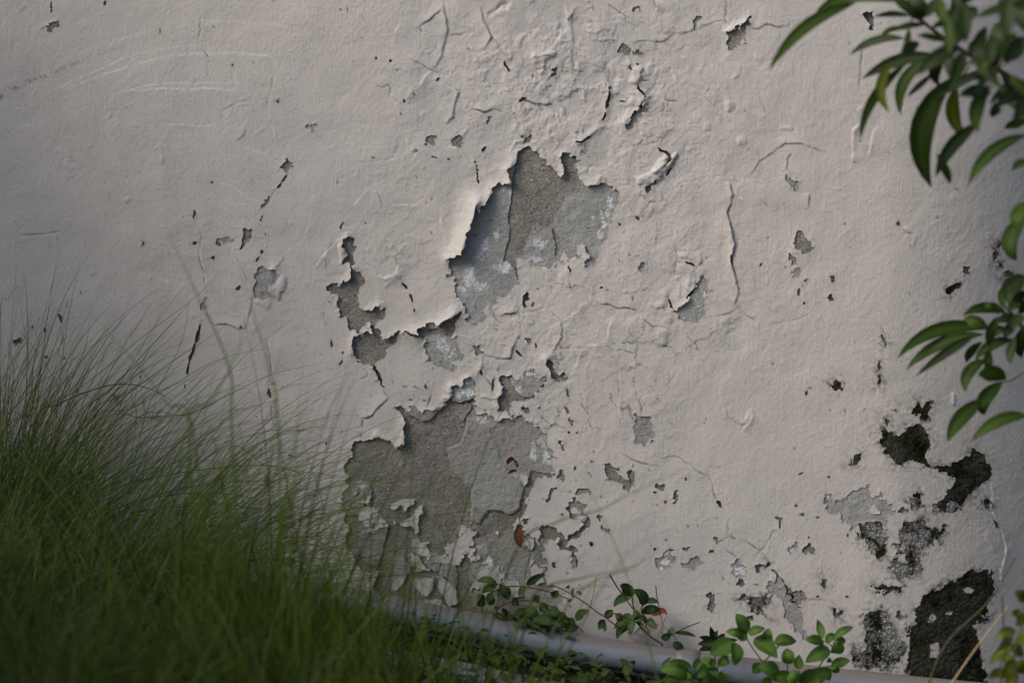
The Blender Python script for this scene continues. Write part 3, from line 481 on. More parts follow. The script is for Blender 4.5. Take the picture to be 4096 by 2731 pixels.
# plates of paint that have come apart along a web of fine cracks
gx0 = (U + WX * 26 + 5000) / 118.0; gy0 = (V + WY * 26 + 5000) / 118.0
ci = np.floor(gx0).astype(np.int64); cj = np.floor(gy0).astype(np.int64)
f1 = np.full(U.shape, 9, np.float32); f2 = f1.copy(); cell = np.zeros(U.shape, np.float32)
for a_ in (-1, 0, 1):
    for b_ in (-1, 0, 1):
        qx = ci + a_ + .5 + .46 * hash2(ci + a_, cj + b_, 401); qy = cj + b_ + .5 + .46 * hash2(ci + a_, cj + b_, 402)
        dd = np.sqrt((gx0 - qx) ** 2 + (gy0 - qy) ** 2).astype(np.float32)
        cl = hash2(ci + a_, cj + b_, 403)
        n1 = dd < f1
        f2 = np.where(n1, f1, np.minimum(f2, dd)); cell = np.where(n1, cl, cell); f1 = np.where(n1, dd, f1)
webw = np.clip(gauss(2250, 1450, 330, 420) + gauss(2330, 380, 480, 330) + .7 * gauss(2700, 1230, 330, 300) + .5 * gauss(2150, 1150, 260, 220) + .5 * gauss(1750, 1180, 200, 200) - .22 + .25 * vn(U, V, 150, 411), 0, 1) * inner
eb = (f2 - f1) * 118.0
H += webw * (.85 * cell * np.clip(eb / 7.0, 0, 1) - .9 * np.exp(-(eb / 4.5) ** 2) * np.clip(.4 + 1.4 * vn(U, V, 70, 412), 0, 1))
H += webw * 1.7 * np.exp(-eb / 8.0) * np.clip(cell + .1, 0, 1) * np.clip(.2 + 1.6 * vn(U, V, 60, 415), 0, 1)
CRK = np.maximum(CRK, np.clip(webw * 1.5, 0, 1) * .95 * np.exp(-(eb / 2.6) ** 2) * np.clip(.3 + 1.5 * vn(U, V, 80, 413), 0, 1))
for (cu, cv, rx, ry, a) in DENT:
    w = window([(cu - 8, cv - 8), (cu + 8, cv + 8)], max(rx, ry) * 2 + 10)
    if U[w].size == 0: continue
    du = U[w] - cu + WX[w] * 4; dv = V[w] - cv + WY[w] * 4
    e = np.sqrt(((du * math.cos(a) + dv * math.sin(a)) / rx) ** 2 + ((-du * math.sin(a) + dv * math.cos(a)) / ry) ** 2)
    g_ = np.exp(-e ** 2 * .8)
    H[w] -= 1.2 * g_; CRK[w] = np.maximum(CRK[w], np.clip(1.35 * g_ - .1, 0, .85))
for g in FOLD:
    t, r_, h_ = g.split('|'); r_ = float(r_) / 2.24 * 1.2; h_ = float(h_)
    P = pts(t); win = window(P, r_ * 3)
    d, s, tt = poly_sdf(P, U[win] + WX[win] * 10, V[win] + WY[win] * 10, False)
    hh = .72 if h_ > 4.6 else .40
    d = d * (1 + .45 * vn(U[win], V[win], 22, 77)) + 3 * WX[win] * 2
    H[win] += h_ * hh * np.clip(1 - (d / (r_ * 1.2)) ** 2, 0, 1) ** 1.2 * np.clip(1 - np.clip(-F[win], 0, 1), 0, 1)
# lifted edges
gy, gx = np.gradient(F, gv, gu)
gn = np.sqrt(gx * gx + gy * gy) + 1e-6
dirw = np.clip((-gx * .6 - gy * .8) / gn, 0, 1)
Fp = np.clip(F, 0, None)
H += .6 * LIFT * np.exp(-Fp / 11.0) * (.15 + .85 * dirw) * (.75 + .5 * vn(U, V, 60, 41))
for g in CURL:
    t, h_, r_, kk = g.split('|'); h_ = float(h_); r_ = float(r_)
    P = pts(t); win = window(P, r_ * 2.2)
    d, s, tt = poly_sdf(P, U[win], V[win], False)
    gsp = np.clip(1.25 - d / (r_ * 1.3), 0, 1)
    H[win] += (h_ if kk == '1' else h_ * .7) * np.exp(-(d / (r_ * .52)) ** 1.2) * np.clip(1.6 - Fp[win] / r_, 0, 1)
stain_src = np.where((KIND == 'M') | (KIND == 'N'), Fp, 200)
STN = np.exp(-stain_src / 24.0) * np.clip(.22 + 1.7 * fbm(U, V, 14, 301, 3, .8) + .5 * vn(U, V, 60, 302), 0, 1) + .55 * np.exp(-stain_src / 5.0) * np.clip(.6 + vn(U, V, 20, 303), 0, 1)
STN = np.clip(STN, 0, 1)
DIRT = np.clip(np.exp(-Fp / 6.0) * .45 * (.6 + .6 * vn(U, V, 50, 91)), 0, 1)

def bend(u):
    """the wall turns away at the right"""
    t = np.clip((u - 3500.0) * SPX, 0, 3.0)
    return np.where(t < .5, t * t * 1.0, .25 + (t - .5) * 1.0)
def topos(u, v, h):
    b = bend(u)
    x = (u - 2048.0) * SPX; z = TGT.z - (v - 1365.5) * SPX
    return x, b - h * 0.001, z

# ------------------------------------------------------------------ sheets cut from the grid
def sheet(name, mask_f, keep, height, thick, mat, parent, attrs=None, smooth=True, snap=True):
    """mask_f: signed field, kept where > 0; keep: vertices allowed; returns one mesh"""
    ins = (mask_f > -0.6 * FINE) & keep
    f = ins[:-1, :-1] & ins[:-1, 1:] & ins[1:, 1:] & ins[1:, :-1]
    if f.sum() < 3: return None
    rows = np.where(f.any(1))[0]; cols = np.where(f.any(0))[0]
    r0, r1, c0, c1 = rows[0], rows[-1] + 2, cols[0], cols[-1] + 2
    w = (slice(r0, r1), slice(c0, c1))
    f = f[r0:r1 - 1, c0:c1 - 1]
    u = U[w].astype(np.float64); v = V[w].astype(np.float64); h = height[w].astype(np.float64)
    m = mask_f[w]
    if snap:
        my, mx = np.gradient(m.astype(np.float64), gv[r0:r1], gu[c0:c1])
        g2 = np.maximum(mx * mx + my * my, .2)
        near = np.abs(m) < .62 * FINE
        u = np.where(near, u - m * mx / g2, u); v = np.where(near, v - m * my / g2, v)
    nr, nc = u.shape
    idx = np.arange(nr * nc).reshape(nr, nc)
    # viewed from -y: counter-clockwise so normals face the camera
    quads = np.stack([idx[:-1, :-1], idx[1:, :-1], idx[1:, 1:], idx[:-1, 1:]], -1)[f]
    x, y, z = topos(u, v, h)
    co = np.stack([x, y, z], -1).reshape(-1, 3)
    used = np.zeros(nr * nc, bool); used[quads.ravel()] = True
    remap = np.cumsum(used) - 1
    co = co[used]; quads = remap[quads]
    n0 = len(co)
    at_ = {k: a[w].reshape(-1)[used] for k, a in (attrs or {}).items()}
    if thick:
        fp = np.zeros((nr + 1, nc + 1), bool); fp[1:-1, 1:-1] = f
        E = []
        # edge directions matching the quad winding
        up = f & ~fp[:-2, 1:-1]; E.append(np.stack([idx[:-1, 1:], idx[:-1, :-1]], -1)[up])
        dn = f & ~fp[2:, 1:-1]; E.append(np.stack([idx[1:, :-1], idx[1:, 1:]], -1)[dn])
        lf = f & ~fp[1:-1, :-2]; E.append(np.stack([idx[:-1, :-1], idx[1:, :-1]], -1)[lf])
        rt = f & ~fp[1:-1, 2:]; E.append(np.stack([idx[1:, 1:], idx[:-1, 1:]], -1)[rt])
        E = remap[np.concatenate(E)]
        bv = np.unique(E)
        bm_ = np.zeros(n0, np.int64); bm_[bv] = np.arange(len(bv)) + n0
        back = co[bv].copy(); back[:, 1] += thick * 0.001
        co = np.concatenate([co, back])
        fm_ = bm_ + len(bv)          # the rim gets vertices of its own, so its edge stays crisp
        co = np.concatenate([co, co[bv]])
        rim = np.stack([fm_[E[:, 1]], fm_[E[:, 0]], bm_[E[:, 0]], bm_[E[:, 1]]], -1)
        quads = np.concatenate([quads, rim])
        at_ = {k: np.concatenate([a, a[bv], a[bv]]) for k, a in at_.items()}
    me = bpy.data.meshes.new(name)
    nq = len(quads)
    me.vertices.add(len(co)); me.vertices.foreach_set('co', co.astype(np.float32).ravel())
    me.loops.add(nq * 4); me.loops.foreach_set('vertex_index', quads.astype(np.int32).ravel())
    me.polygons.add(nq); me.polygons.foreach_set('loop_start', np.arange(0, nq * 4, 4, dtype=np.int32))
    me.update(calc_edges=True)
    me.polygons.foreach_set('use_smooth', np.full(nq, smooth))
    for k, a in at_.items():
        la = me.attributes.new(k, 'FLOAT', 'POINT'); la.data.foreach_set('value', a.astype(np.float32))
    me.materials.append(mat)
    o = bpy.data.objects.new(name, me); COL.objects.link(o)
    if parent: o.parent = parent
    return o

# ------------------------------------------------------------------ materials
class NT:
    def __init__(s, name):
        s.m = bpy.data.materials.new(name); s.m.use_nodes = True
        s.t = s.m.node_tree; s.t.nodes.clear()
        s.out = s.t.nodes.new('ShaderNodeOutputMaterial')
    def n(s, ty, **kw):
        nd = s.t.nodes.new(ty)
        for k, v in kw.items():
            if k.startswith('i_'): nd.inputs[k[2:].replace('_', ' ')].default_value = v
            else: setattr(nd, k, v)
        return nd
    def l(s, a, b): s.t.links.new(a, b)
    def noise(s, scale, detail=4, rough=.55, vec=None, dist=0.0):
        nd = s.n('ShaderNodeTexNoise'); nd.inputs['Scale'].default_value = scale
        nd.inputs['Detail'].default_value = detail; nd.inputs['Roughness'].default_value = rough
        nd.inputs['Distortion'].default_value = dist
        s.l(vec or s.pos(), nd.inputs['Vector']); return nd.outputs['Fac']
    def pos(s, sc=None):
        if not hasattr(s, 'g'): s.g = s.n('ShaderNodeNewGeometry')
        if sc is None: return s.g.outputs['Position']
        mp = s.n('ShaderNodeMapping'); mp.inputs['Scale'].default_value = sc
        s.l(s.g.outputs['Position'], mp.inputs['Vector']); return mp.outputs[0]
    def ramp(s, fac, a, b):
        nd = s.n('ShaderNodeMapRange', clamp=True); nd.inputs['From Min'].default_value = a; nd.inputs['From Max'].default_value = b
        s.l(fac, nd.inputs['Value']); return nd.outputs[0]
    def mix(s, fac, a, b):
        nd = s.n('ShaderNodeMix', data_type='RGBA')
        for v, i in ((fac, 0), (a, 6), (b, 7)):
            if hasattr(v, 'links') or isinstance(v, bpy.types.NodeSocket): s.l(v, nd.inputs[i])
            elif i: nd.inputs[i].default_value = (*v, 1)
            else: nd.inputs[i].default_value = v
        return nd.outputs[2]
    def math(s, op, a, b=0.0):
        nd = s.n('ShaderNodeMath', operation=op)
        for v, i in ((a, 0), (b, 1)):
            if isinstance(v, bpy.types.NodeSocket): s.l(v, nd.inputs[i])
            else: nd.inputs[i].default_value = v
        return nd.outputs[0]
    def attr(s, name):
        return s.n('ShaderNodeAttribute', attribute_name=name).outputs['Fac']
    def bump(s, h, dist, strength=1.0, nrm=None):
        nd = s.n('ShaderNodeBump'); nd.inputs['Strength'].default_value = strength; nd.inputs['Distance'].default_value = dist
        s.l(h, nd.inputs['Height'])
        if nrm: s.l(nrm, nd.inputs['Normal'])
        return nd.outputs[0]
    def principled(s, col, rough=.8, nrm=None, spec=.5, sheen=0):
        p = s.n('ShaderNodeBsdfPrincipled')
        if isinstance(col, bpy.types.NodeSocket): s.l(col, p.inputs['Base Color'])
        else: p.inputs['Base Color'].default_value = (*col, 1)
        if isinstance(rough, bpy.types.NodeSocket): s.l(rough, p.inputs['Roughness'])
        else: p.inputs['Roughness'].default_value = rough
        p.inputs['Specular IOR Level'].default_value = spec
        if nrm: s.l(nrm, p.inputs['Normal'])
        s.l(p.outputs[0], s.out.inputs['Surface']); return p

def mat_paint():
    s = NT('aged_paint')
    big = s.noise(1.3, 3); mid = s.noise(9, 5, .6); fine = s.noise(120, 4, .6)
    c = s.mix(s.ramp(big, .35, .65), (.476, .464, .452), (.508, .482, .452))
    c = s.mix(s.ramp(mid, .42, .75), c, (.535, .51, .49))
    c = s.mix(s.math('MULTIPLY', s.ramp(s.noise(26, 5, .7), .55, .8), .35), c, (.36, .345, .33))
    c = s.mix(s.math('MULTIPLY', s.ramp(s.noise(1.0, 4, .6, s.pos((11, 11, 1.3))), .50, .72), .28), c, (.40, .39, .385))
    c = s.mix(s.math('MULTIPLY', s.ramp(s.noise(3.2, 5, .6), .50, .62), .30), c, (.56, .535, .505))
    # rusty dust in the low places and green film near the ground
    c = s.mix(s.math('MULTIPLY', s.ramp(s.noise(6, 6, .7), .58, .75), .22), c, (.42, .33, .25))
    c = s.mix(s.math('MULTIPLY', s.attr('dirt'), s.ramp(s.noise(40, 3), .3, .7)), c, (.30, .26, .21))
    c = s.mix(s.math('MULTIPLY', s.attr('chalk'), s.ramp(s.noise(150, 3), .30, .52)), c, (.78, .78, .80))
    c = s.mix(s.attr('scuff'), c, (.14, .145, .17))
    c = s.mix(s.math('MULTIPLY', s.attr('crack'), 1.0), c, (.065, .06, .06))
    c = s.mix(s.math('MULTIPLY', s.attr('algae'), s.ramp(s.noise(14, 5, .7), .35, .65)), c, (.10, .13, .06))
    c = s.mix(s.attr('stain'), c, (.045, .04, .035))
    # tiny dark specks
    c = s.mix(s.math('MULTIPLY', s.ramp(s.noise(70, 2, .5), .70, .76), .6), c, (.16, .155, .15))
    c = s.mix(s.math('MULTIPLY', s.ramp(fine, .3, .7), .10), c, (.62, .60, .58))
    brush = s.noise(1.0, 3, .6, s.pos((330, 330, 16)))
    grain = s.noise(320, 3, .65)
    b1 = s.bump(brush, .00042, 1.0)
    b2 = s.bump(s.noise(130, 4, .65), .0011, 1.0, b1)
    b3 = s.bump(grain, .0007, 1.0, b2)
    s.principled(c, .82, b3, .3)
    return s.m

def mat_cement():
    s = NT('smooth_cement')
    n = s.noise(7, 5, .6); f = s.noise(180, 4, .7)
    c = s.mix(s.ramp(n, .35, .65), (.25, .26, .26), (.335, .345, .345))
    c = s.mix(s.math('MULTIPLY', s.ramp(f, .35, .7), .5), c, (.38, .385, .38))
    c = s.mix(s.math('MULTIPLY', s.ramp(s.noise(4.5, 6, .65), .38, .62), s.ramp(s.attr('algae'), 0, .03)), c, (.25, .24, .205))
    c = s.mix(s.math('MULTIPLY', s.ramp(s.noise(22, 5, .7), .5, .7), .45), c, (.36, .365, .355))
    spk = s.math('MULTIPLY', s.ramp(s.math('ADD', s.math('ADD', s.math('MULTIPLY', s.noise(420, 3, .75), .6), s.math('MULTIPLY', s.noise(55, 4, .7), .5)), s.math('MULTIPLY', s.attr('white'), .22)), .70, .76), s.ramp(s.attr('white'), .0, .15))
    c = s.mix(s.math('MULTIPLY', spk, .85), c, (.70, .73, .76))
    c = s.mix(s.ramp(s.attr('white'), .97, 1.0), c, (.66, .70, .74))
    c = s.mix(s.math('MULTIPLY', s.ramp(s.noise(60, 2), .66, .72), .6), c, (.10, .10, .10))
    c = s.mix(s.math('MULTIPLY', s.ramp(s.noise(230, 3, .75), .55, .68), .45), c, (.16, .16, .15))
    c = s.mix(s.math('MULTIPLY', s.attr('algae'), s.ramp(s.noise(14, 5, .7), .35, .62)), c, (.085, .11, .05))
    b = s.bump(s.noise(260, 3, .7), .0016, 1.0, s.bump(s.noise(60, 5, .65), .0045))
    s.principled(c, .9, b, .2)
    return s.m

def mat_rough():
    s = NT('rough_render')
    n = s.noise(16, 6, .65); f = s.noise(240, 4, .7)
    c = s.mix(s.ramp(n, .36, .66), (.21, .204, .186), (.36, .345, .31))
    c = s.mix(s.math('MULTIPLY', s.ramp(f, .45, .62), .7), c, (.42, .405, .37))
    c = s.mix(s.math('MULTIPLY', s.ramp(s.noise(5, 4), .5, .7), .45), c, (.26, .27, .27))
    c = s.mix(s.math('MULTIPLY', s.ramp(s.noise(170, 3, .7), .54, .66), .65), c, (.10, .096, .085))
    c = s.mix(s.ramp(s.noise(95, 1), .74, .78), c, (.52, .52, .49))
    c = s.mix(s.math('MULTIPLY', s.attr('algae'), s.ramp(s.noise(14, 5, .7), .32, .6)), c, (.07, .10, .035))
    b = s.bump(s.noise(300, 4, .75), .0034, 1.0, s.bump(s.noise(95, 5, .75), .0065))
    s.principled(c, .95, b, .15)
    return s.m

def mat_moss():
    s = NT('dark_moss')
    n = s.noise(30, 6, .7); f = s.noise(240, 3, .7)
    g = s.mix(s.ramp(n, .4, .62), (.006, .0065, .004), (.026, .031, .010))
    g = s.mix(s.math('MULTIPLY', s.ramp(s.noise(7, 5, .7), .45, .65), .7), g, (.036, .034, .016))
    g = s.mix(s.math('MULTIPLY', s.ramp(f, .55, .75), .4), g, (.05, .05, .028))
    bare = s.math('MULTIPLY', s.ramp(s.math('ADD', s.noise(22, 5, .7), s.math('MULTIPLY', s.noise(160, 2), .25)), .56, .68), s.attr('bare'))
    sp = s.mix(s.ramp(s.noise(330, 2, .6), .5, .62), (.20, .20, .20), (.52, .54, .54))
    c = s.mix(bare, g, sp)
    b = s.bump(f, .004, 1.0, s.bump(n, .006))
    s.principled(c, .95, b, .1)
    return s.m

M_PAINT, M_CEM, M_RGH, M_MOSS = mat_paint(), mat_cement(), mat_rough(), mat_moss()
# ------------------------------------------------------------------ tags
def tag(o, label=None, cat=None, group=None, kind=None):
    if label: o['label'] = label
    if cat: o['category'] = cat
    if group: o['group'] = group
    if kind: o['kind'] = kind
    return o
def thing(name, loc, label, cat, group=None):
    o = bpy.data.objects.new(name, None); COL.objects.link(o); o.location = loc
    o.empty_display_size = .05
    return tag(o, label, cat, group)
def mesh_obj(name, V_, F_, mat, parent=None, smooth=True):
    me = bpy.data.meshes.new(name)
    me.from_pydata([tuple(v) for v in V_], [], F_)
    me.update()
    if smooth: me.polygons.foreach_set('use_smooth', [True] * len(me.polygons))
    me.materials.append(mat)
    o = bpy.data.objects.new(name, me); COL.objects.link(o)
    if parent:
        o.parent = parent
        o.matrix_parent_inverse = Matrix.Translation(parent.location).inverted()
    return o

# ------------------------------------------------------------------ the wall
wall = thing('wall', (0, 0, 0), 'old plastered wall with peeling grey-beige paint, bare cement patches and dark moss', 'wall')
wlow = np.clip((V - 1950) / 500, 0, 1) * np.clip((2500 - U) / 500, 0.25, 1) * np.clip((U - 1000) / 400, .3, 1)
ALG = np.clip(wlow * (.75 + .8 * fbm(U, V, 150, 81, 3)), 0, 1)
near_h6 = ID == bid['H6']
ALGr = np.where(near_h6, np.clip(np.clip((V - 1650) / 700, 0, 1) + .15, 0, 1) * np.clip(.75 + .9 * fbm(U, V, 170, 83, 3), 0, 1), 0)
allv = np.ones(U.shape, bool)
paint_m = F
at_p = {'dirt': DIRT, 'chalk': CHK, 'scuff': SCF, 'crack': CRK, 'algae': ALG * .55 * np.exp(-Fp / 40), 'stain': STN}
isl_keep = ISLID >= 0
sheet('paint_layer', paint_m, ~isl_keep | (V > 99999), H, 1.0, M_PAINT, wall, at_p)
for i in range(len(ISL)):
    sheet('paint_chip', paint_m, ISLID == i, H + .4, 1.2, M_PAINT, wall, at_p)
# cement
BASE = 3.2 * fbm(U, V, 900, 11, 2) + 1.5 * fbm(U, V, 260, 12, 3)
nse = fbm(U, V, 60, 51, 4, .6)
Hc = BASE - 1.7 + .6 * RAISE + .9 * nse + .25 * vn(U, V, 9, 52)
Hc = Hc - np.where((KIND == 'C') | (KIND == 'W'), -.4, 0)
Hr = BASE - 4.0 + 2.0 * fbm(U + WX * 8, V + WY * 8, 90, 53, 5, .7) + .45 * vn(U + 3 * V, V - U, 17, 54) + .35 * vn(U, V, 5.5, 55)
Hr = Hr - np.where(KIND == 'K', 5.0, 0) + np.where((KIND == 'R'), 1.8, 0)
at_c = {'white': WHT, 'algae': ALGr * .25}
at_r = {'algae': ALGr * .38}
vis = F < 14
cem = (FC < 0)
cm = np.where(bigm, -FC, BIGN)
for i in range(len(SLAB)):
    sheet('cement_slab', cm, vis & bigm & (SID == i), Hc, 4.0, M_CEM, wall, at_c)
sheet('cement_slab', cm, vis & (ID == bid['H1']), Hc, 4.0, M_CEM, wall, at_c)
for n_ in ('H1', 'H2', 'H3', 'H5', 'H6'):
    sheet('rough_render', np.full(U.shape, 50, np.float32), (ID == bid[n_]) & (F < 24) & (FC > -22), Hr, 0, M_RGH, wall, at_r)
sheet('rough_render', np.full(U.shape, 50, np.float32), (KIND == 'X') & (F < 24), Hr - 2, 0, M_RGH, wall, at_r)
one = np.full(U.shape, 50, np.float32)
Hm = BASE - .8 + 2.2 * fbm(U, V, 40, 61, 4, .7) + 1.2 * vn(U, V, 8, 62)
bare = np.where(KIND == 'N', .95, .12).astype(np.float32)
# vertices near each small hole, found in one pass
smallv = np.argwhere((F < 12) & ~bigm & (ID >= 0))
byid = {}
ids_here = ID[smallv[:, 0], smallv[:, 1]]
order = np.argsort(ids_here, kind='stable'); sv_ = smallv[order]; si_ = ids_here[order]
cuts = np.searchsorted(si_, np.arange(len(kinds) + 1))
crumb_keep = np.zeros(U.shape, bool)
for i in range(len(kinds)):
    a, b = cuts[i], cuts[i + 1]
    if b - a < 9: continue
    k = kinds[i]
    rr_ = sv_[a:b]
    core = (F[rr_[:, 0], rr_[:, 1]] < 0).sum()
    kp = np.zeros(U.shape, bool) if core > 55 else None
    if kp is None:
        crumb_keep[rr_[:, 0], rr_[:, 1]] = True
        continue
    kp[rr_[:, 0], rr_[:, 1]] = True
    # one more ring so that neighbours meet under the paint
    if k in 'CW': sheet('bare_cement', one, kp, Hc, 0, M_CEM, wall, at_c)
    elif k in 'MN': sheet('moss_patch', one, kp, Hm, 0, M_MOSS, wall, {'bare': bare})
    else: sheet('exposed_render', one, kp, Hr, 0, M_RGH, wall, at_r)
o = sheet('pinholes', one, crumb_keep, Hr, 0, M_RGH, wall, at_r)
if o: o['kind'] = 'stuff'
# solid body behind the skin, following the bend
xs = [-5.4, 0.70, .8, .9, 1.0, 1.1, 1.25, 1.5, 2.2, 5.0]
bv_, bf_ = [], []
for x in xs:
    y0 = float(bend(np.array(x / SPX + 2048.0))) + .030
    for y, z in ((y0, -.9), (y0, 2.85), (y0 + .22, 2.85), (y0 + .22, -.9)): bv_.append((x, y, z))
for i in range(len(xs) - 1):
    for j in range(4): bf_.append((4 * i + j, 4 * i + (j + 1) % 4, 4 * i + 4 + (j + 1) % 4, 4 * i + 4 + j))
bf_ += [(3, 2, 1, 0), tuple(4 * len(xs) - 4 + j for j in range(4))]
mesh_obj('masonry', bv_, bf_, M_RGH, wall, False)

# ------------------------------------------------------------------ ground
def mat_soil():
    s = NT('dark_soil')
    c = s.mix(s.ramp(s.noise(12, 6, .7), .35, .7), (.012, .010, .008), (.045, .036, .026))
    c = s.mix(s.ramp(s.noise(70, 3), .6, .75), c, (.09, .075, .05))
    s.principled(c, .95, s.bump(s.noise(60, 5, .7), .01), .1)
    return s.m
gx_ = np.concatenate([[-40, -15, -6, -3], np.linspace(-2, 2, 121), [3, 6, 15, 40]])
gy_ = np.concatenate([[-40, -15, -7, -4], np.linspace(-3, 1.2, 121), [3]])
gvv, gff = [], []
GX, GY = np.meshgrid(gx_, gy_)
GZ = ground_z(GX) + .02 * fbm(GX * 1000, GY * 1000, 300, 5, 4) * (np.abs(GX) < 2.1)
for r in range(len(gy_)):
    for c in range(len(gx_)): gvv.append((GX[r, c], GY[r, c], GZ[r, c]))
n_ = len(gx_)
for r in range(len(gy_) - 1):
    for c in range(n_ - 1): gff.append((r * n_ + c, r * n_ + c + 1, (r + 1) * n_ + c + 1, (r + 1) * n_ + c))
g_ = mesh_obj('ground', gvv, gff, mat_soil()); g_['kind'] = 'structure'

# ------------------------------------------------------------------ tubes, pipes
def tube(P, R, n=8, cap=True):
    P = [Vector(p) for p in P]
    V_, F_ = [], []
    up = Vector((0.13, -1, .2)).normalized()
    for i, p in enumerate(P):
        t = (P[min(i + 1, len(P) - 1)] - P[max(i - 1, 0)]).normalized()
        a = t.cross(up).normalized(); b = a.cross(t).normalized()
        r = R[i] if hasattr(R, '__len__') else R
        for j in range(n):
            th = 2 * PI * j / n
            V_.append(p + a * math.cos(th) * r + b * math.sin(th) * r)
    for i in range(len(P) - 1):
        for j in range(n):
            F_.append((i * n + j, i * n + (j + 1) % n, (i + 1) * n + (j + 1) % n, (i + 1) * n + j))
    if cap:
        F_.append(tuple(range(n))[::-1]); F_.append(tuple((len(P) - 1) * n + j for j in range(n)))
    return V_, F_
def smooth_path(P, m=6):
    P = [Vector(p) for p in P]; out = []
    for i in range(len(P) - 1):
        p0 = P[max(i - 1, 0)]; p1 = P[i]; p2 = P[i + 1]; p3 = P[min(i + 2, len(P) - 1)]
        for k in range(m):
            t = k / m
            out.append(.5 * ((2 * p1) + (p2 - p0) * t + (2 * p0 - 5 * p1 + 4 * p2 - p3) * t * t + (3 * p1 - p0 - 3 * p2 + p3) * t ** 3))
    out.append(P[-1]); return out
def mat_pipe():
    s = NT('pvc_pipe')
    nz = s.n('ShaderNodeSeparateXYZ'); s.l(s.pos(), nz.inputs[0])
    gg = s.n('ShaderNodeSeparateXYZ'); s.l(s.g.outputs['Normal'], gg.inputs[0])
    c = s.mix(s.ramp(s.noise(14, 4, .6, s.pos((.25, 1, 1))), .3, .7), (.135, .165, .200), (.19, .225, .265))
    dust = s.math('MULTIPLY', s.ramp(s.math('ADD', gg.outputs['Z'], s.math('MULTIPLY', s.noise(20, 4, .6, s.pos((.3, 1, 1))), .3)), .62, .95), 1.0)
    c = s.mix(s.math('MULTIPLY', dust, .85), c, (.15, .13, .12))
    c = s.mix(s.math('MULTIPLY', s.ramp(s.noise(45, 5, .7), .56, .72), .5), c, (.19, .17, .15))
    s.principled(c, .5, s.bump(s.noise(90, 4), .0006), .4)
    return s.m
M_PIPE = mat_pipe()
def pipe(top, d, r, label):
    C_ = []
    for x, y in top:
        p = at(x, y, d); C_.append(Vector((p.x, p.y, p.z - r * .98)))
    path = smooth_path(C_, 8)
    root = thing('drain_pipe', path[len(path) // 2], label, 'pipe')
    V_, F_ = tube(path, r, 28); mesh_obj('tube', V_, F_, M_PIPE, root)
    return root, path
p1, path1 = pipe([(-300, 2050), (500, 2170), (1062, 2279), (1538, 2378), (1886, 2448), (2110, 2495), (2368, 2546), (2600, 2580), (2835, 2612), (3300, 2668), (3900, 2728), (4700, 2800)], .055, .029,
     'long pale blue-grey plastic pipe with dusty top running along the foot of the wall')
# coupling sleeve on the pipe, low at the right
k = min(range(len(path1)), key=lambda i: abs(path1[i].x - .36))
V_, F_ = tube(path1[k - 2:k + 2], [.0295, .0312, .0312, .0300], 28); mesh_obj('coupling', V_, F_, M_PIPE, p1)
pipe([(-300, 2420), (700, 2520), (1300, 2560), (1800, 2640), (2300, 2740), (3200, 2850), (4300, 2900)], .26, .03,
     'second pale pipe lying lower, nearly buried under grass in front of the first pipe')

# ------------------------------------------------------------------ foliage helpers
def mat_leaf(name, a, b, rough=.45, trans=.3, back=None):
    s = NT(name)
    oi = s.n('ShaderNodeObjectInfo')
    c = s.mix(s.math('ADD', s.math('MULTIPLY', oi.outputs['Random'], .6), s.math('MULTIPLY', s.noise(35, 3), .4)), a, b)
    c = s.mix(s.math('MULTIPLY', s.attr('vein'), .25), c, tuple(min(1, x * 2.2 + .01) for x in b))
    c = s.mix(s.math('MULTIPLY', s.ramp(s.noise(120, 3), .62, .75), .3), c, tuple(x * .5 for x in a))
    p = s.principled(c, rough + .08, s.bump(s.noise(200, 2), .0004), .22)
    tr = s.n('ShaderNodeBsdfTranslucent'); s.l(c, tr.inputs['Color'])
    mx = s.n('ShaderNodeMixShader'); mx.inputs[0].default_value = trans
    s.l(p.outputs[0], mx.inputs[1]); s.l(tr.outputs[0], mx.inputs[2]); s.l(mx.outputs[0], s.out.inputs['Surface'])
    return s.m
def mat_plain(name, a, b, rough=.7, sc=60):
    s = NT(name); s.principled(s.mix(s.noise(sc, 4), a, b), rough, s.bump(s.noise(sc * 4, 3), .0006), .3); return s.m
M_SHR = mat_leaf('shrub_leaf', (.016, .036, .005), (.050, .092, .011), .55, .28)
M_SHRY = mat_leaf('shrub_leaf_yellow', (.07, .11, .012), (.12, .13, .012), .45, .35)
M_SHRD = mat_leaf('shrub_leaf_dark', (.012, .024, .007), (.026, .048, .011), .5, .18)
M_SAP = mat_leaf('sapling_leaf', (.060, .130, .022), (.10, .19, .035), .5, .4)
M_VIN = mat_leaf('vine_leaf', (.022, .050, .018), (.050, .090, .026), .5, .2)
M_DEAD = mat_leaf('dead_leaf', (.11, .032, .018), (.16, .050, .028), .7, .15)
M_STEM = mat_plain('green_stem', (.05, .06, .02), (.09, .08, .03))
M_PUR = mat_plain('purple_stem', (.07, .025, .025), (.12, .05, .04))
M_TWG = mat_plain('twig_bark', (.035, .022, .016), (.075, .05, .035))
M_STRAW = mat_plain('dry_straw', (.28, .22, .13), (.40, .31, .19))

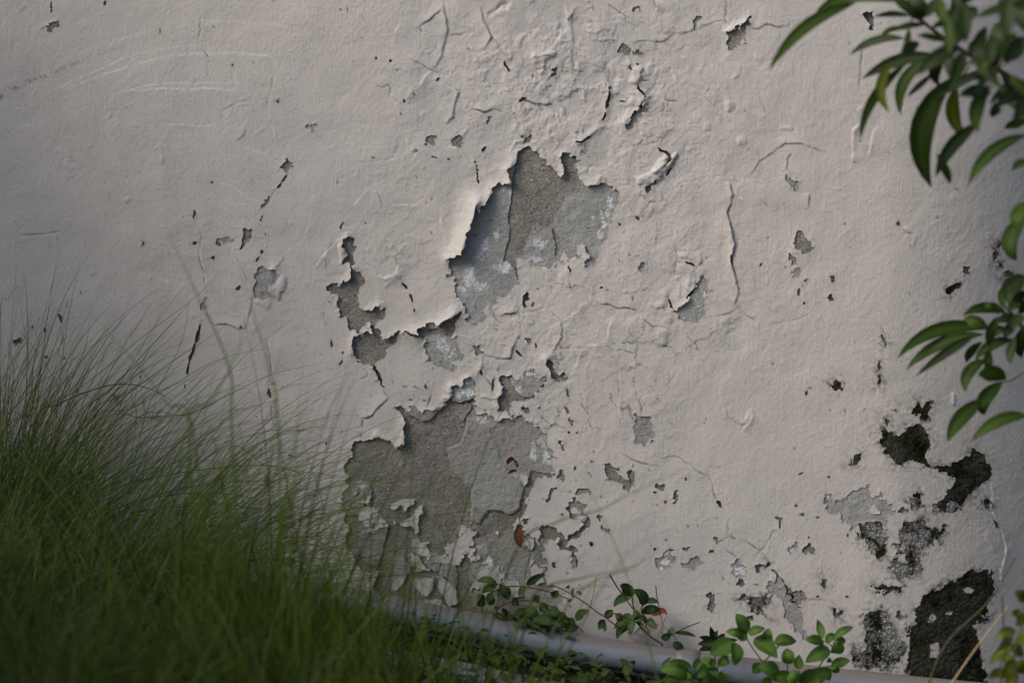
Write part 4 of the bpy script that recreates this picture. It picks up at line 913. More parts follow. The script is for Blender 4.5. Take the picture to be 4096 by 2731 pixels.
def leaf(base, tip, mid, width, mat, parent, roll=0.0, cup=.25, n=9, wave=.0, shape=.9, name='leaf'):
    """blade of a leaf along a quadratic curve; width in metres, roll about its axis"""
    b = Vector(base); t = Vector(tip); m = Vector(mid)
    ctl = m * 2 - (b + t) * .5
    L = (t - b).length
    V_, F_, vein = [], [], []
    view = (CAM - m).normalized()
    for i in range(n + 1):
        s = i / n
        p = b * (1 - s) ** 2 + ctl * 2 * s * (1 - s) + t * s * s
        tg = ((ctl - b) * (1 - s) + (t - ctl) * s).normalized()
        side = tg.cross(view).normalized()
        nrm = side.cross(tg).normalized()
        side = (side * math.cos(roll) + nrm * math.sin(roll)); nrm = side.cross(tg).normalized()
        w = width * .5 * (math.sin(PI * min(1, s ** shape * .985 + .012)) ** .8)
        for j in (-1, -.5, 0, .5, 1):
            V_.append(p + side * w * j - nrm * (abs(j) * w * cup) * -1 + nrm * wave * w * math.sin(s * 9 + j * 2))
            vein.append(1.0 if j == 0 else 0.0)
    for i in range(n):
        for j in range(4):
            a = i * 5 + j; F_.append((a, a + 1, a + 6, a + 5))
    o = mesh_obj(name, V_, F_, mat, parent)
    la = o.data.attributes.new('vein', 'FLOAT', 'POINT'); la.data.foreach_set('value', vein)
    return o

def leaf_px(c, spec, d0, d1, mat, parent, rnd, roll=None, cup=.25, name='leaf', shape=.9):
    """spec 'bx,by tx,ty w [mx,my]'"""
    q = spec.split()
    bx, by = fl(q[0]); tx, ty = fl(q[1]); w = float(q[2])
    k = CR[c][2]
    B = at(*src(c, bx, by), d0); T = at(*src(c, tx, ty), d1)
    if len(q) > 3: mx_, my_ = fl(q[3])
    else:
        mx_, my_ = (bx + tx) / 2 + (ty - by) * rnd.uniform(-.1, .1), (by + ty) / 2 - abs(tx - bx) * rnd.uniform(.02, .12)
    M = at(*src(c, mx_, my_), (d0 + d1) / 2 + rnd.uniform(-.01, .02))
    return leaf(B, T, M, w / k * SPX * (1 - d0 / DIST) * (1.35 if mat is M_VIN else 1.12), mat, parent, rnd.uniform(-.5, .5) if roll is None else roll, cup, name=name, shape=shape)
def stem_px(c, text, d, r0, r1, mat, parent, name='stem', d_end=None):
    P = [fl(t) for t in text.split()]
    n = len(P)
    Q = [at(*src(c, x, y), d + ((d_end if d_end is not None else d) - d) * i / max(1, n - 1)) for i, (x, y) in enumerate(P)]
    S = smooth_path(Q, 5)
    R = [r0 + (r1 - r0) * i / (len(S) - 1) for i in range(len(S))]
    V_, F_ = tube(S, R, 6)
    return mesh_obj(name, V_, F_, mat, parent)

# ------------------------------------------------------------------ shrub at the right
rs = random.Random(11)
def PR(x, y, d): return at(*src('R1', x, y), d)
base = Vector((1.62, -.55, float(ground_z(1.62))))
shrub = thing('shrub', base, 'shrub with long narrow dark leaves reaching in from the right', 'shrub')
top_in = PR(2240, 600, .58)
trunk_path = smooth_path([base, (1.60, -.54, .35), (1.55, -.56, .75), (1.46, -.58, 1.02), (top_in.x + .16, -.58, top_in.z - .11), top_in], 6)
V_, F_ = tube(trunk_path, [.014 - .009 * i / (len(trunk_path) - 1) for i in range(len(trunk_path))], 10)
mesh_obj('branch', V_, F_, M_TWG, shrub)
stem_px('R1', '2240,600 2060,480 1900,400 1720,290 1590,190 1480,100 1380,10', .58, .0048, .0026, M_TWG, shrub, 'branch', .62)
stem_px('R1', '1380,10 1250,-60 1050,-90', .62, .0026, .0015, M_TWG, shrub, 'twig')
UP = '''1075,25 480,492 78 730,190 n|1370,15 795,105 78 1040,-25 n|1450,112 1205,118 40 1330,95 d|1440,200 1240,275 34 1320,205 y|1420,268 1035,385 58 1210,285 d|1640,385 1125,545 80 1370,420 d|1330,430 1312,775 66 1250,610 y|1430,440 1112,965 66 1200,680 n|1600,395 1392,795 84 1415,570 n|1450,205 1385,385 44 1430,300 y|1620,500 1435,665 36 1520,590 d|1700,370 1655,590 80 1625,480 d|1740,540 1602,1292 150 1530,900 n|1780,600 1835,955 92 1745,780 y|1930,850 1630,1225 88 1740,1010 d|1640,1060 1732,1268 56 1700,1170 n|2010,580 1930,915 96 1905,760 n|2260,930 1855,1285 86 2010,1060 n|2010,470 1590,695 58 1800,570 d|1750,250 1745,-30 130 1800,100 d|1510,140 1440,-30 130 1500,50 d|1570,120 1640,-20 70 1620,40 d|1640,-10 1672,140 46 1640,60 y|2010,650 1790,665 80 1900,630 d|2260,620 2040,750 90 2150,650 d|2200,40 1910,125 56 2050,70 n|2130,360 2035,165 150 2080,260 d|2260,300 2110,345 96 2180,310 d|2260,-10 2095,20 96 2180,-10 d|2260,840 2105,890 66 2180,850 n|2260,1110 2160,1180 56 2210,1130 n|2270,1390 2180,1580 96 2200,1480 n|2000,470 2042,575 44 2030,520 n|1850,350 1950,240 46 1900,300 d|1520,305 1395,385 66 1450,330 d|2070,710 2020,810 66 2040,760 d|1480,120 1300,-40 60 1400,20 d|1870,380 1980,180 70 1940,270 d|2150,420 2260,250 90 2210,330 d|1600,200 1760,170 40 1680,160 d|1690,290 1500,250 44 1590,250 n|2080,500 2180,640 70 2150,570 d|2000,450 1900,560 60 1940,500 d|1780,330 1640,420 50 1700,350 n|1920,60 1830,170 80 1870,100 d|2200,560 2000,720 60 2100,620 d|2270,760 2120,700 70 2190,720 d|1560,170 1330,215 40 1440,180 n|1800,10 1900,-60 80 1850,-30 d|2080,-20 2130,90 80 2110,30 d'''
for s_ in UP.split('|'):
    q = s_.split(); m = {'n': M_SHR, 'y': M_SHRY, 'd': M_SHRD}[q[-1]]
    d0 = .68 + rs.uniform(-.08, .08); leaf_px('R1', ' '.join(q[:-1]), d0, d0 + rs.uniform(-.05, .07), m, shrub, rs)
    if rs.random() < .8:   # petiole back to the branch
        bx, by = fl(q[0])
        br = [(2240, 600), (2060, 480), (1900, 400), (1720, 290), (1590, 190), (1480, 100), (1380, 10)]
        nb = min(br, key=lambda p: (p[0] - bx) ** 2 + (p[1] - by) ** 2)
        if (nb[0] - bx) ** 2 + (nb[1] - by) ** 2 < 260 ** 2:
            stem_px('R1', '%f,%f %f,%f' % (nb[0], nb[1], bx, by), .60, .0012, .0010, M_PUR, shrub, 'petiole', d0)
for j in range(26):
    x = rs.uniform(1650, 2350); y = rs.uniform(-60, 260 + (x - 1650) * .75); a = rs.uniform(.3, 2.6); L = rs.uniform(200, 360)
    d0 = .82 + rs.uniform(-.08, .1)
    leaf_px('R1', '%f,%f %f,%f %f' % (x, y, x + L * math.cos(a), y + L * math.sin(a), rs.uniform(60, 100)), d0, d0 + .03, M_SHRD if j % 3 else M_SHR, shrub, rs)
# lower spray, from the same shrub
c0_ = at(*src('R2', 2240, 800), .52)
V_, F_ = tube(smooth_path([trunk_path[12], (trunk_path[12] + c0_) * .5 + Vector((0, -.02, .03)), c0_], 6), .0045, 8)
mesh_obj('branch', V_, F_, M_TWG, shrub)
stem_px('R2', '2240,800 2185,740 2150,690 2110,650', .52, .004, .002, M_TWG, shrub, 'twig')
stem_px('R2', '2240,1100 2160,1150 2100,1170', .50, .0015, .0012, M_PUR, shrub, 'twig')
stem_px('R2', '2185,740 2080,830 1990,810', .52, .002, .0015, M_STEM, shrub, 'twig')
LOWL = '''2250,20 2190,335 116 2150,190 n|2260,440 2140,625 116 2150,520 d|2115,665 2085,520 44 2080,590 n|2115,690 1815,712 66 1960,655 n|2085,665 1960,640 44 2020,640 n|2065,715 2002,925 66 2010,820 n|2000,800 1365,1005 86 1640,810 n|1960,840 1425,1085 84 1660,910 n|1900,850 1495,1125 60 1710,960 d|1990,800 1825,735 76 1900,750 n|2160,875 1900,1025 74 2010,920 d|1950,890 1845,1035 54 1870,960 n|1970,1010 1838,1238 86 1860,1110 n|2115,1150 1920,1120 110 2010,1100 n|2095,1165 1968,1395 96 1970,1290 n|1960,1290 1715,1580 96 1800,1420 n|2260,1400 1870,1585 86 2060,1440 n|2185,855 2150,1045 66 2150,960 d|2235,790 2222,1000 76 2210,900 d|2200,640 2260,690 90 2230,650 d|2010,950 2012,1090 66 1990,1030 n|2260,545 2130,650 76 2190,580 d|2190,740 2060,760 70 2120,730 d|2180,760 2110,870 60 2130,810 d|2150,680 2220,620 70 2180,640 n|2230,700 2170,810 80 2190,750 d|2110,800 2010,860 60 2060,815 d'''
for s_ in LOWL.split('|'):
    q = s_.split(); m = {'n': M_SHR, 'y': M_SHRY, 'd': M_SHRD}[q[-1]]
    d0 = .52 + rs.uniform(-.05, .05); leaf_px('R2', ' '.join(q[:-1]), d0, d0 + rs.uniform(-.04, .06), m, shrub, rs)

# ------------------------------------------------------------------ saplings in front of the pipe
def plant(name, c, stems, leaves, d, mat, smat, label, cat, r=.0014, seed=1, group=None, dj=.02):
    rp = random.Random(seed)
    x, y = fl(stems[0].split()[0]); b = at(*src(c, x, y), d)
    gz = float(ground_z(b.x))
    root = thing(name, (b.x, b.y, gz), label, cat, group)
    if b.z > gz + .005:
        V_, F_ = tube([Vector((b.x, b.y, gz - .01)), b], r, 6); mesh_obj('stem', V_, F_, smat, root)
    for s in stems: stem_px(c, s, d, r, r * .6, smat, root)
    for s in leaves.split('|'):
        q = s.split(); m = mat
        if q[-1] == 'b': m = M_DEAD; q = q[:-1]
        d0 = d + rp.uniform(-dj, dj)
        leaf_px(c, ' '.join(q), d0, d0 + rp.uniform(-dj, dj * 1.4), m, root, rp, shape=.8)
    return root
plant('sapling', 'R3', ['520,1640 500,1568 440,1430 340,1280 330,1225', '440,1430 560,1300 600,1290', '100,1620 130,1450 240,1290', '560,1640 610,1520 605,1420'],
 '330,1225 255,1088 95|335,1240 185,1212 64|340,1225 455,1188 62|470,1285 482,1188 68|520,1285 672,1280 84|385,1255 540,1395 118|612,1435 600,1328 84|245,1285 75,1372 120|255,1290 250,1445 92|205,1400 128,1450 64|100,1455 5,1408 74|60,1590 25,1480 84|560,1505 412,1448 112|640,1530 495,1545 100|430,1430 370,1500 70|330,1270 240,1230 60|620,1500 690,1560 90|500,1560 420,1600 90|130,1500 170,1580 80|130,1470 30,1540 80',
 .34, M_SAP, M_STEM, 'bright green sapling with rounded leaves in front of the pipe at the lower right', 'sapling', .0016, 3, 'saplings in front of the pipe')
plant('sapling', 'R3', ['760,1650 830,1450 920,1330 850,1270', '920,1330 940,1260', '700,1640 690,1480', '920,1450 830,1460'],
 '852,1262 815,1128 54|850,1280 732,1268 66|872,1282 942,1232 56|930,1255 1062,1180 54|942,1275 1006,1292 66|925,1300 972,1368 92|905,1345 732,1425 94|890,1425 905,1395 34|912,1448 1044,1412 66|920,1452 962,1495 54|705,1570 925,1482 110|692,1475 690,1370 64|790,1500 690,1560 90|760,1560 860,1600 90|860,1290 800,1300 50|690,1540 600,1580 90|840,1470 900,1550 80',
 .30, M_SAP, M_STEM, 'bright green sapling whose leafy tip stands right of the other one, before the wall', 'sapling', .0015, 4, 'saplings in front of the pipe')
plant('sapling', 'G', ['1840,1240 1850,1060 1840,1000', '1850,1060 1960,990'],
 '1850,1005 1650,958 74|1850,1065 1580,1022 110|1850,1080 1640,1110 90|1900,975 1945,1050 60|1860,1000 1930,930 60|1990,1000 1900,1090 80|2060,990 1980,930 60|1960,1060 2070,1120 80|1860,1090 1760,1180 90',
 .36, M_SAP, M_STEM, 'low bright green seedling leaning over the pipe, left of the tall sapling', 'seedling', .0014, 5)
plant('seedling', 'R3', ['110,1400 112,1300 110,1285'],
 '112,1292 78,1176 42|110,1290 0,1250 42|110,1300 -10,1302 46|118,1292 182,1228 36|150,1300 268,1268 42|110,1312 0,1345 50|112,1300 130,1200 36|115,1310 200,1350 40',
 .10, M_SHRD, M_STEM, 'small dark star-shaped seedling against the wall, beside the bright sapling', 'seedling', .0012, 6)
# ------------------------------------------------------------------ vines at the foot of the wall
plant('vine', 'G', ['60,470 80,420 180,340 300,308 450,315 600,345 700,375 800,415'],
 '190,300 20,270 50 100,252|190,318 58,372 54 120,320|205,300 238,300 26|195,330 285,427 80 260,360|450,305 600,205 52 510,240|445,315 385,402 50 400,350|660,400 712,345 50|840,412 845,318 24 832,360 b|790,440 832,420 26 b|90,430 20,480 60|110,400 150,470 60|80,420 10,400 50|150,370 100,440 50|230,330 190,400 30',
 .045, M_VIN, M_PUR, 'creeping vine arching over the wall, a tiny red leaf at its tip', 'vine', .0016, 7, 'vines at the foot of the wall')
plant('vine', 'G', ['180,520 240,465 370,430 500,435 650,480 750,540 870,640 930,700'],
 '870,602 978,520 58 910,540|860,632 736,672 64 800,620|885,655 755,702 52|740,540 700,580 60|500,440 560,400 50|370,430 320,470 60|620,470 560,520 70|650,490 700,600 80|700,560 790,620 80|560,560 660,640 80|440,500 540,580 80',
 .05, M_VIN, M_PUR, 'creeping vine low behind the pipe, ending at the foot of the straw', 'vine', .0015, 8, 'vines at the foot of the wall')
plant('vine', 'G', ['1600,800 1480,720 1360,600 1200,540 1100,560 950,455 800,360 670,300', '1345,400 1365,510 1480,720', '1150,205 1220,320 1300,430 1360,510', '1440,460 1425,530 1500,740', '1240,670 1100,560'],
 '1110,580 1182,510 56|1110,590 1058,680 54|1100,605 1112,702 28|1345,395 1238,310 76 1290,320|1345,400 1188,487 58 1250,415|1445,470 1342,338 80 1425,390|1450,456 1576,450 42 1510,430|1440,545 1580,520 74 1510,500|1350,535 1415,590 74|1345,560 1188,670 64|1345,600 1213,760 84 1270,650|1350,580 1330,722 54|1200,552 1272,592 42|1400,580 1415,642 34|1470,590 1562,672 56|1650,690 1712,712 64|1720,712 1892,740 30|1690,800 1785,832 54|1520,560 1645,550 60 1590,520 b|1420,560 1470,620 40|1250,600 1200,560 40|1600,760 1680,720 50',
 .05, M_VIN, M_PUR, 'bushy vine with oval dark leaves and woody stem rising from behind the pipe at centre', 'vine', .0017, 9, 'vines at the foot of the wall')
# dry stalks
for k_, (s_, r_, lab) in enumerate([('1035,215 1010,370 960,540 900,700', .0015, 'upright tan straw leaning on the wall between two vines'),
    ('1545,300 1560,420 1590,560 1612,660', .0011, 'thin brown dry stick standing right of the bushy vine'),
    ('1700,712 1800,660 1922,614', .0016, 'short brown stick lying slantwise above the pipe, right of the bushy vine'),
    ('1640,560 1600,640 1560,760', .0010, 'pale dead stalk hanging behind the bushy vine')]):
    p0 = at(*src('G', *fl(s_.split()[-1])), .06)
    o_ = stem_px('G', s_, .05, r_, r_ * .6, M_STRAW if k_ in (0, 3) else M_PUR, None, 'dry_stalk', .06)
    tag(o_, lab, 'stalk')
# tangled dry roots
tn = thing('dry_roots', at(*src('G', 1600, 760), .045), 'tangle of pale dry rootlets under the bushy vine, just above the pipe', 'roots')
for j in range(26):
    x = rs.uniform(1200, 1680); y = rs.uniform(600, 770); dx = rs.uniform(-60, 60)
    stem_px('G', '%f,%f %f,%f %f,%f' % (x, y, x + dx, y + rs.uniform(10, 60), x + dx * 1.7 + rs.uniform(-30, 30), y + rs.uniform(30, 110)), rs.uniform(.02, .07), .0007, .0004, M_STRAW if j % 2 else M_TWG, tn, 'rootlet')
# dried vine with hanging red leaf
dv = thing('dried_vine', at(*src('B3', 2005, 360), .02), 'thin dead vine on the bare cement with one large hanging red-brown leaf', 'vine')
stem_px('B3', '2005,350 1990,460 1975,560 1965,620 1980,675 2000,760 2020,780 2055,830 2060,930 2035,1040 2010,1145', .022, .0009, .0006, M_PUR, dv)
leaf_px('B3', '1980,675 1990,878 80 1955,770', .025, .030, M_DEAD, dv, rs, .2)
dl = thing('dead_leaves', at(*src('B3', 1925, 90), .02), 'small sprig of curled rust-red dead leaves caught on the bare cement', 'dead leaves')
stem_px('B3', '1915,85 1930,130 1940,190', .020, .0008, .0006, M_PUR, dl)
leaf_px('B3', '1920,88 1856,132 44 1880,85', .02, .030, M_DEAD, dl, rs, .3)
leaf_px('B3', '1922,88 1952,158 32 1945,120', .02, .026, M_DEAD, dl, rs, -.5)
leaf_px('B3', '1938,190 1862,216 30 1900,185', .02, .028, M_DEAD, dl, rs, .6)
# loose folded paint scab at the left patch
# ------------------------------------------------------------------ grass
def mat_grass(name, a, b, tip):
    s = NT(name)
    h = s.attr('h'); r = s.attr('rnd')
    c = s.mix(r, a, b)
    c = s.mix(s.math('MULTIPLY', s.ramp(h, .55, 1.0), .6), c, tip)
    p = s.principled(c, .5, None, .3)
    tr = s.n('ShaderNodeBsdfTranslucent'); s.l(c, tr.inputs['Color'])
    mx = s.n('ShaderNodeMixShader'); mx.inputs[0].default_value = .42
    s.l(p.outputs[0], mx.inputs[1]); s.l(tr.outputs[0], mx.inputs[2]); s.l(mx.outputs[0], s.out.inputs['Surface'])
    return s.m
M_GR1 = mat_grass('fine_grass', (.022, .052, .010), (.125, .195, .036), (.18, .20, .07))
M_GR2 = mat_grass('lush_grass', (.012, .032, .003), (.105, .175, .014), (.15, .19, .03))

class Blades:
    def __init__(s): s.v = []; s.f = []; s.h = []; s.r = []
    def add(s, P, w, rnd, side=None):
        n = len(P); b = len(s.v)
        for i, p in enumerate(P):
            t = (P[min(i + 1, n - 1)] - P[max(i - 1, 0)])
            sd_ = t.cross(side) if side else t.cross(Vector((0, -1, 0)))
            if sd_.length < 1e-6: sd_ = Vector((1, 0, 0))
            sd_.normalize()
            k = i / (n - 1)
            ww = w * (1 - k ** 2.2) * .5 + .00012
            s.v.append(p - sd_ * ww); s.v.append(p + sd_ * ww); s.h += [k, k]; s.r += [rnd, rnd]
        for i in range(n - 1):
            a = b + 2 * i; s.f.append((a, a + 1, a + 3, a + 2))
    def build(s, name, mat, parent):
        o = mesh_obj(name, s.v, s.f, mat, parent)
        for nm, d in (('h', s.h), ('rnd', s.r)):
            la = o.data.attributes.new(nm, 'FLOAT', 'POINT'); la.data.foreach_set('value', d)
        return o

def blade_path(root, az, lean, L, droop, r, n=11, twist=.0):
    """grow a blade: lean from the vertical grows along its length"""
    P = [Vector(root)]; a = lean; p = Vector(root)
    for i in range(n - 1):
        st = L / (n - 1)
        k = (i + .5) / (n - 1)
        a += droop * (k ** 1.3) / (n - 1) * 1.9
        az += twist / (n - 1)
        p = p + Vector((math.sin(a) * math.cos(az), math.sin(a) * math.sin(az), math.cos(a))) * st
        if p.y > -.012: p.y = -.012
        P.append(p.copy())
    return P

def clump(name, c, d, n, nL, spread, Lr, lean, side, azw, droop, w, mat, label, seed, cat='grass', bias=1.5):
    """a tussock: blades fan out of a tight crown; side = share of blades that lean to the right"""
    r = random.Random(seed)
    b = at(c[0], c[1], d); gz = float(ground_z(b.x))
    root = thing(name, (b.x, b.y, gz), label, cat, 'grass clumps before the wall')
    def one_(k):
        a = r.uniform(0, 2 * PI); q = abs(r.gauss(0, .6)) * spread
        rp = Vector((b.x + q * math.cos(a) * 1.5, min(-.03, b.y + q * math.sin(a)), 0)); rp.z = float(ground_z(rp.x)) - .01
        az = (0 if r.random() < side else PI) + r.gauss(0, azw)
        u = r.random() ** bias
        L = (Lr[0] + (Lr[1] - Lr[0]) * u) if k else Lr[1] * r.uniform(.85, 1.15)
        le = lean[0] + (lean[1] - lean[0]) * r.random() ** 1.2
        return blade_path(rp, az, le, L, r.uniform(*droop), r, 13 if L > .3 else 9, r.uniform(-.25, .25))
    mass = Blades()
    for i in range(n):
        mass.add(one_(1), w * r.uniform(.5, 1.3), r.random() ** 1.3, Vector((r.uniform(-.5, .5), -1, r.uniform(-.5, .5))))
    o = mass.build('blade_mass', mat, root); o['kind'] = 'stuff'
    for i in range(nL):
        bl = Blades(); bl.add(one_(0), w * r.uniform(.7, 1.3), r.random(), Vector((r.uniform(-.5, .5), -1, r.uniform(-.5, .5))))
        bl.build('blade', mat, root)
    return root, (b, gz)

def traced(root, items, mat, d, w, r):
    """blades followed in the photograph; the first point is prolonged to the ground"""
    for c, t, dd, ww in items:
        Q = [at(*src(c, *fl(q)), dd) for q in t.split()]
        g0 = root.location
        p0 = Vector((Q[0].x * .75 + g0.x * .25, (Q[0].y + g0.y) / 2, 0)); p0.z = float(ground_z(p0.x)) - .01
        if Q[0].z > p0.z + .03: Q = [p0] + Q
        S = smooth_path(Q, 6)
        bl = Blades(); bl.add(S, ww, r.random()); bl.build('blade', mat, root)

rg = random.Random(2)
c1, _ = clump('grass_clump', (20, 2300), .16, 1000, 70, .12, (.12, .58), (.02, .95), .86, .35, (.05, 1.1), .0014, M_GR1,
      'tall fine grass clump at the left, its sharp blades arching over the wall', 21)
traced(c1, [('L2', '0,1640 200,1330 450,1140 720,940 850,850', .12, .0013), ('L2', '60,1600 500,1330 800,1100 1000,930 1370,650 1510,490', .13, .0016),
 ('L2', '540,1568 760,1310 1000,1050 1200,830 1330,680', .13, .0016), ('L2', '230,1568 420,1400 700,1290 900,1270 1080,1320 1200,1400 1330,1568', .14, .0022),
 ('L2', '560,1568 900,1320 1200,1100 1440,950 1560,860', .14, .0014), ('L2', '700,1568 1000,1500 1300,1470 1560,1350 1880,1200 2240,1120', .15, .0018),
 ('L2', '620,1568 900,1440 1200,1270 1420,1140 1640,1060 1870,1020', .15, .0014), ('L2', '980,1568 1100,1280 1250,980 1310,670', .15, .0012),
 ('L2', '180,1640 190,1000 185,700 165,500', .30, .0016), ('L2', '70,1568 95,1200 70,1050 35,870', .15, .0012), ('L2', '0,860 60,680 130,580', .12, .0012),
 ('L2', '350,1640 480,1280 590,1010 620,800', .14, .0013), ('L2', '650,1600 700,1180 735,870', .14, .0009), ('L2', '930,1600 905,1350 905,1180 925,1160', .14, .0009), ('L2', '900,1568 1300,1480 1520,1370 1640,1280 1760,1340', .2, .001),
 ('L2', '0,1310 50,1290 90,1330 110,1440', .14, .001), ('L2', '500,1440 640,1360 740,1330 790,1360 790,1440', .14, .0012), ('L3', '0,60 140,20 250,-60', .14, .0012),
 ('L3', '300,560 600,330 900,190 1300,110 1700,70 1960,80 2080,150 2030,240 1950,330', .16, .0020), ('L3', '500,520 900,330 1200,270 1500,260 1750,300 2000,400 2150,560', .17, .0020),
 ('L3', '700,480 1000,380 1300,350 1560,340 1800,380 2000,520 2110,720', .17, .0022), ('L3', '600,560 900,350 1200,240 1500,190 1800,175 2000,220 2240,300', .17, .0018),
 ('L3', '700,560 1000,400 1300,330 1700,330 2000,350 2240,380', .18, .0016), ('L3', '300,260 420,190 520,170 620,220 720,330 760,470', .14, .0018),
 ('L3', '900,560 1200,500 1500,480 1700,540 1900,700 2000,900', .2, .0018)], M_GR1, .15, .0016, rg)
c2, _ = clump('grass_clump', (560, 2470), .34, 850, 80, .12, (.12, .60), (.25, 1.15), .86, .4, (.6, 1.9), .0014, M_GR1,
      'drooping fine grass before the pipe, right of the tall clump', 22)
traced(c2, [('L4', '0,500 300,640 500,560 700,440 900,350 1100,310 1260,280', .28, .0016), ('L4', '100,700 500,440 760,390 1000,270 1110,380 1180,520 1260,620', .3, .0016),
 ('L4', '300,700 540,560 700,620 850,640 1200,590 1480,640', .3, .0018), ('L4', '800,760 1000,700 1180,650 1400,635 1560,665', .3, .0018), ('L4', '400,700 560,430 760,330 960,330 1280,320', .28, .0014),
 ('L4', '300,640 600,380 640,300 600,275 540,330 420,480', .26, .0016), ('L4', '560,700 800,580 1000,490 1200,460', .28, .0012), ('L4', '0,0 280,70 500,110 700,130 840,230', .2, .0013)], M_GR1, .3, .0016, rg)
c3, _ = clump('grass_clump', (1080, 2860), .80, 380, 34, .28, (.22, .60), (.0, .45), .55, .8, (.0, .7), .0024, M_GR2,
      'upright blurred light green grass before the bare cement, left of the vines', 23)
traced(c3, [('L4', '1200,1568 1400,1100 1700,750 1900,560', .7, .0028), ('L4', '1300,1568 1600,1100 1900,800 2240,500', .75, .0028), ('L4', '1000,1568 1000,900 1010,500 1000,250', .7, .0028), ('L4', '980,1568 860,800 860,400 880,100', .7, .0024),
 ('L2', '1300,1640 1450,1400 1640,1050 1660,900', .95, .0030), ('L2', '1600,1640 1600,1250 1500,940 1380,700 1270,460 1150,200', .95, .0032), ('L2', '1920,1640 1860,1180 1760,830 1640,430', .95, .0030), ('L2', '1340,1640 1150,1400 900,1080 600,760', .85, .0024),
 ('L4', '1500,1568 1700,1200 2000,950 2240,800', .8, .0035), ('G', '300,1135 500,400 900,240 1300,150 1600,0', .8, .0028), ('G', '100,1135 400,600 800,350 1100,300 1200,340', .75, .0024), ('B4', '500,1568 800,1200 1200,1050 1330,880', .8, .0024), ('B4', '100,1000 500,650 900,530 1200,370 1640,190', .85, .0026)], M_GR2, .8, .0026, rg)
c4, _ = clump('grass_clump', (1000, 3060), 1.05, 1100, 26, .20, (.12, .42), (.05, 1.15), .25, .7, (.3, 1.6), .0022, M_GR2,
      'bright blurred grass clump nearest the viewer at the bottom, its blades arching left', 24)
c5, _ = clump('grass_clump', (-60, 2640), .55, 2000, 10, .36, (.10, .32), (.0, 1.1), .6, .9, (.2, 1.5), .0020, M_GR1,
      'dark dense grass at the left edge, behind the blurred grass', 25)
c7, _ = clump('grass_clump', (300, 3120), 1.15, 1200, 8, .34, (.12, .34), (.0, 1.1), .5, 1.0, (.3, 1.6), .0022, M_GR1,
      'dark blurred grass at the bottom edge, left of the bright blurred clump', 27)
c6, _ = clump('grass_clump', (1180, 2800), .50, 1300, 16, .20, (.06, .26), (.0, 1.0), .65, .9, (.1, 1.2), .0020, M_GR2,
      'short bright grass tuft hiding the pipe at the lower centre left', 26)

# ground cover
def small_leaves(name, n, xr, yr, zr, size, mat, seed):
    r = random.Random(seed); V_, F_, vein = [], [], []
    for i in range(n):
        x = r.uniform(*xr); y = r.uniform(*yr); z = float(ground_z(x)) + r.uniform(*zr) * r.random() ** .5
        if (Vector((0, y + .055)).length < .04) and z < float(ground_z(x)) + .07: continue
        a = r.uniform(0, 2 * PI); L = r.uniform(*size); e = r.uniform(-.2, .9)
        t = Vector((math.cos(a) * math.cos(e), math.sin(a) * math.cos(e), math.sin(e)))
        sd_ = t.cross(Vector((r.uniform(-.5, .5), r.uniform(-.8, 0), 1))).normalized()
        n_ = sd_.cross(t); p = Vector((x, y, z)); b = len(V_); w = L * r.uniform(.18, .28)
        dr = r.uniform(.0, .35) * L
        V_.append(p); vein.append(1)
        for k_, wk in ((.22, .75), (.5, 1.0), (.78, .62)):
            q_ = p + t * L * k_ - Vector((0, 0, dr * k_ * k_))
            V_ += [q_ + sd_ * w * wk + n_ * w * .3, q_, q_ - sd_ * w * wk + n_ * w * .3]; vein += [0, 1, 0]
        V_.append(p + t * L - Vector((0, 0, dr))); vein.append(.5)
        F_ += [(b, b + 1, b + 2), (b, b + 2, b + 3), (b + 1, b + 4, b + 5, b + 2), (b + 2, b + 5, b + 6, b + 3), (b + 4, b + 7, b + 8, b + 5), (b + 5, b + 8, b + 9, b + 6), (b + 7, b + 10, b + 8), (b + 8, b + 10, b + 9)]
    o = mesh_obj(name, V_, F_, mat)
    la = o.data.attributes.new('vein', 'FLOAT', 'POINT'); la.data.foreach_set('value', vein)
    return tag(o, kind='stuff')
M_COV = mat_leaf('cover_leaf', (.016, .038, .009), (.042, .072, .014), .6, .22)
o = small_leaves('ground_cover', 5200, (-1.6, .42), (-.75, -.09), (.0, .085), (.012, .034), M_COV, 31)
tag(o, 'low dark leafy weeds covering the soil below the pipe', 'weeds')
o = small_leaves('ground_cover', 1700, (.1, 1.9), (-.9, -.13), (.0, .04), (.010, .03), M_COV, 33)
tag(o, 'sparse low weeds on dark soil under the pipe at the right', 'weeds')
o = small_leaves('leaf_litter', 700, (-.2, 1.6), (-.09, -.015), (.0, .03), (.008, .03), M_TWG, 34)
tag(o, 'dark leaf litter and crumbs lying between pipe and wall', 'litter')
# small weed patch at the foot of the broken plaster
o = small_leaves('weeds', 260, (-.03, .12), (-.08, -.02), (.03, .11), (.018, .040), M_COV, 35)
tag(o, 'thick dark green weeds heaped behind the pipe below the hanging red leaf', 'weeds')

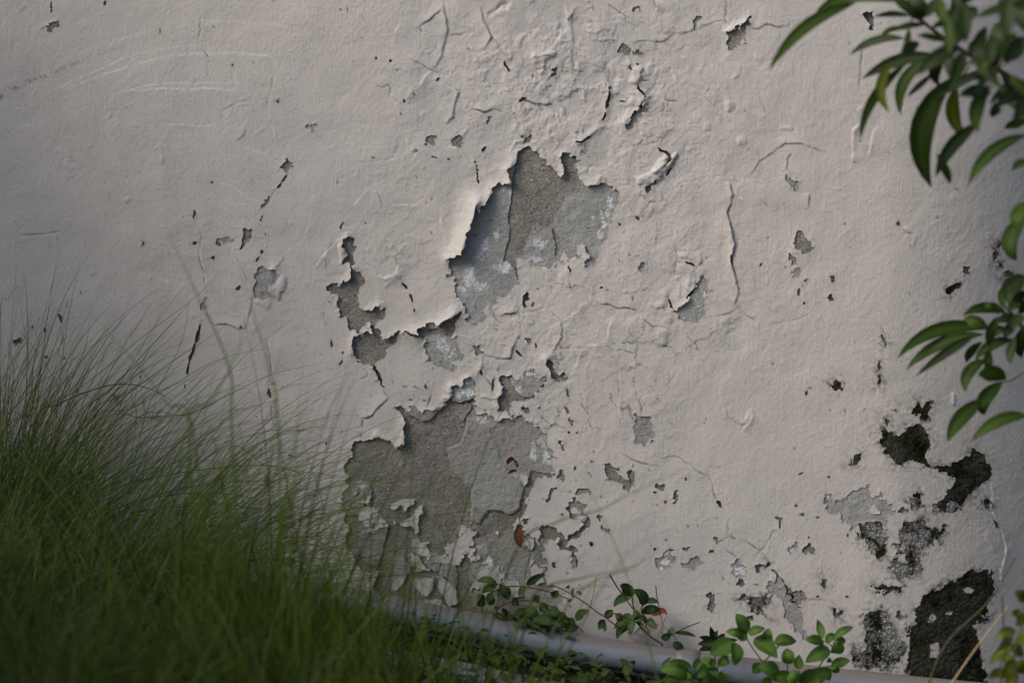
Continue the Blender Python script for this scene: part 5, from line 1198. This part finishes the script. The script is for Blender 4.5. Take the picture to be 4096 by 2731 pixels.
# yellow-green foliage and straw in the lower right corner
pl = plant('weed', 'R3', ['2200,1640 2170,1400 2230,1150 2260,900', '2100,1640 2080,1450 2160,1200', '2240,1640 2300,1300'],
 '2240,980 2175,930 60|2250,1000 2300,900 70|2230,1100 2150,1080 60|2180,1200 2040,1260 70|2160,1230 2060,1350 60|2180,1300 2000,1440 70|2170,1400 2050,1400 50|2180,1400 2090,1540 80|2230,1200 2290,1280 90|2190,1420 2260,1500 90|2100,1480 1990,1540 60|2260,1100 2190,1180 70|2200,1500 2120,1600 80|2150,1330 2240,1380 80|2270,950 2200,1010 60|2240,1250 2170,1330 70',
 .75, M_SHRY, M_STEM, 'blurred yellow-green weed at the lower right corner', 'weed', .002, 12, dj=.05)
for j, (t_, lab) in enumerate([('1720,1600 1900,1340 2130,1040', 'long blurred tan straw slanting across the mossy patch at the lower right'), ('1560,1640 1700,1300 2000,1000 2180,700', 'faint olive grass stalk crossing the big moss patch, left of the tan straw'), ('2120,1600 2100,1200 2090,950', 'upright olive stalk beside the crack in the lower right corner')]):
    tag(stem_px('R3', t_, .55, .0019, .0012, M_STRAW if j == 0 else M_STEM, None, 'grass_stalk'), lab, 'stalk')

# added bushes outside the frame, placed to shade the wall and the grass
def shade_bush(c, rad, n, seed, label):
    r = random.Random(seed)
    root = thing('shade_bush', (c[0], c[1], float(ground_z(c[0]))), label, 'shade_bush', 'bushes added out of view for shade')
    base_ = root.location
    for k in range(5):
        e = Vector((c[0] + r.uniform(-.7, .7) * rad[0], c[1] + r.uniform(-.7, .7) * rad[1], c[2] + r.uniform(-.3, .6) * rad[2]))
        V_, F_ = tube(smooth_path([base_ + Vector((r.uniform(-.05, .05), r.uniform(-.05, .05), 0)), (base_ + e) * .5 + Vector((r.uniform(-.1, .1), 0, 0)), e], 5), [.012 - .0009 * i for i in range(11)], 7)
        mesh_obj('branch', V_, F_, M_TWG, root)
    V_, F_, vein = [], [], []
    for i in range(n):
        d = Vector((r.gauss(0, 1), r.gauss(0, 1), r.gauss(0, 1))).normalized() * r.uniform(.3, 1) ** .6
        p = Vector((c[0] + d.x * rad[0], c[1] + d.y * rad[1], c[2] + d.z * rad[2]))
        if -1.12 < p.x < 1.32: continue
        a = r.uniform(0, 2 * PI); e = r.uniform(-1.0, .5); L = r.uniform(.07, .12)
        t = Vector((math.cos(a) * math.cos(e), math.sin(a) * math.cos(e), math.sin(e)))
        sd_ = t.cross(Vector((r.uniform(-.5, .5), r.uniform(-.5, .5), 1))).normalized(); w = L * .12; b = len(V_)
        V_ += [p, p + t * L * .3 + sd_ * w, p + t * L * .3 - sd_ * w, p + t * L * .7 + sd_ * w - Vector((0, 0, .1 * L)), p + t * L * .7 - sd_ * w - Vector((0, 0, .1 * L)), p + t * L - Vector((0, 0, .25 * L))]
        F_ += [(b, b + 1, b + 2), (b + 1, b + 3, b + 4, b + 2), (b + 3, b + 5, b + 4)]; vein += [0] * 6
    o = mesh_obj('foliage', V_, F_, M_SHR, root); o['kind'] = 'stuff'
    la = o.data.attributes.new('vein', 'FLOAT', 'POINT'); la.data.foreach_set('value', vein)
shade_bush((-2.05, -.62, 1.45), (.55, .5, .85), 1500, 41, 'leafy greenery added out of view to shade the wall, left of the tall grass')  # added to keep the sun off the wall's left edge
shade_bush((-1.75, -1.75, .75), (.62, .65, .75), 5200, 42, 'leafy greenery added out of view to shade the blurred grass, nearer the viewer')  # added to darken the near grass at the lower left
shade_bush((2.15, -.95, 1.0), (.7, .6, 1.0), 3000, 43, 'dense greenery added out of view to dim the wall, right of the long-leaved shrub')  # added to block blue sky and dim the wall's right end
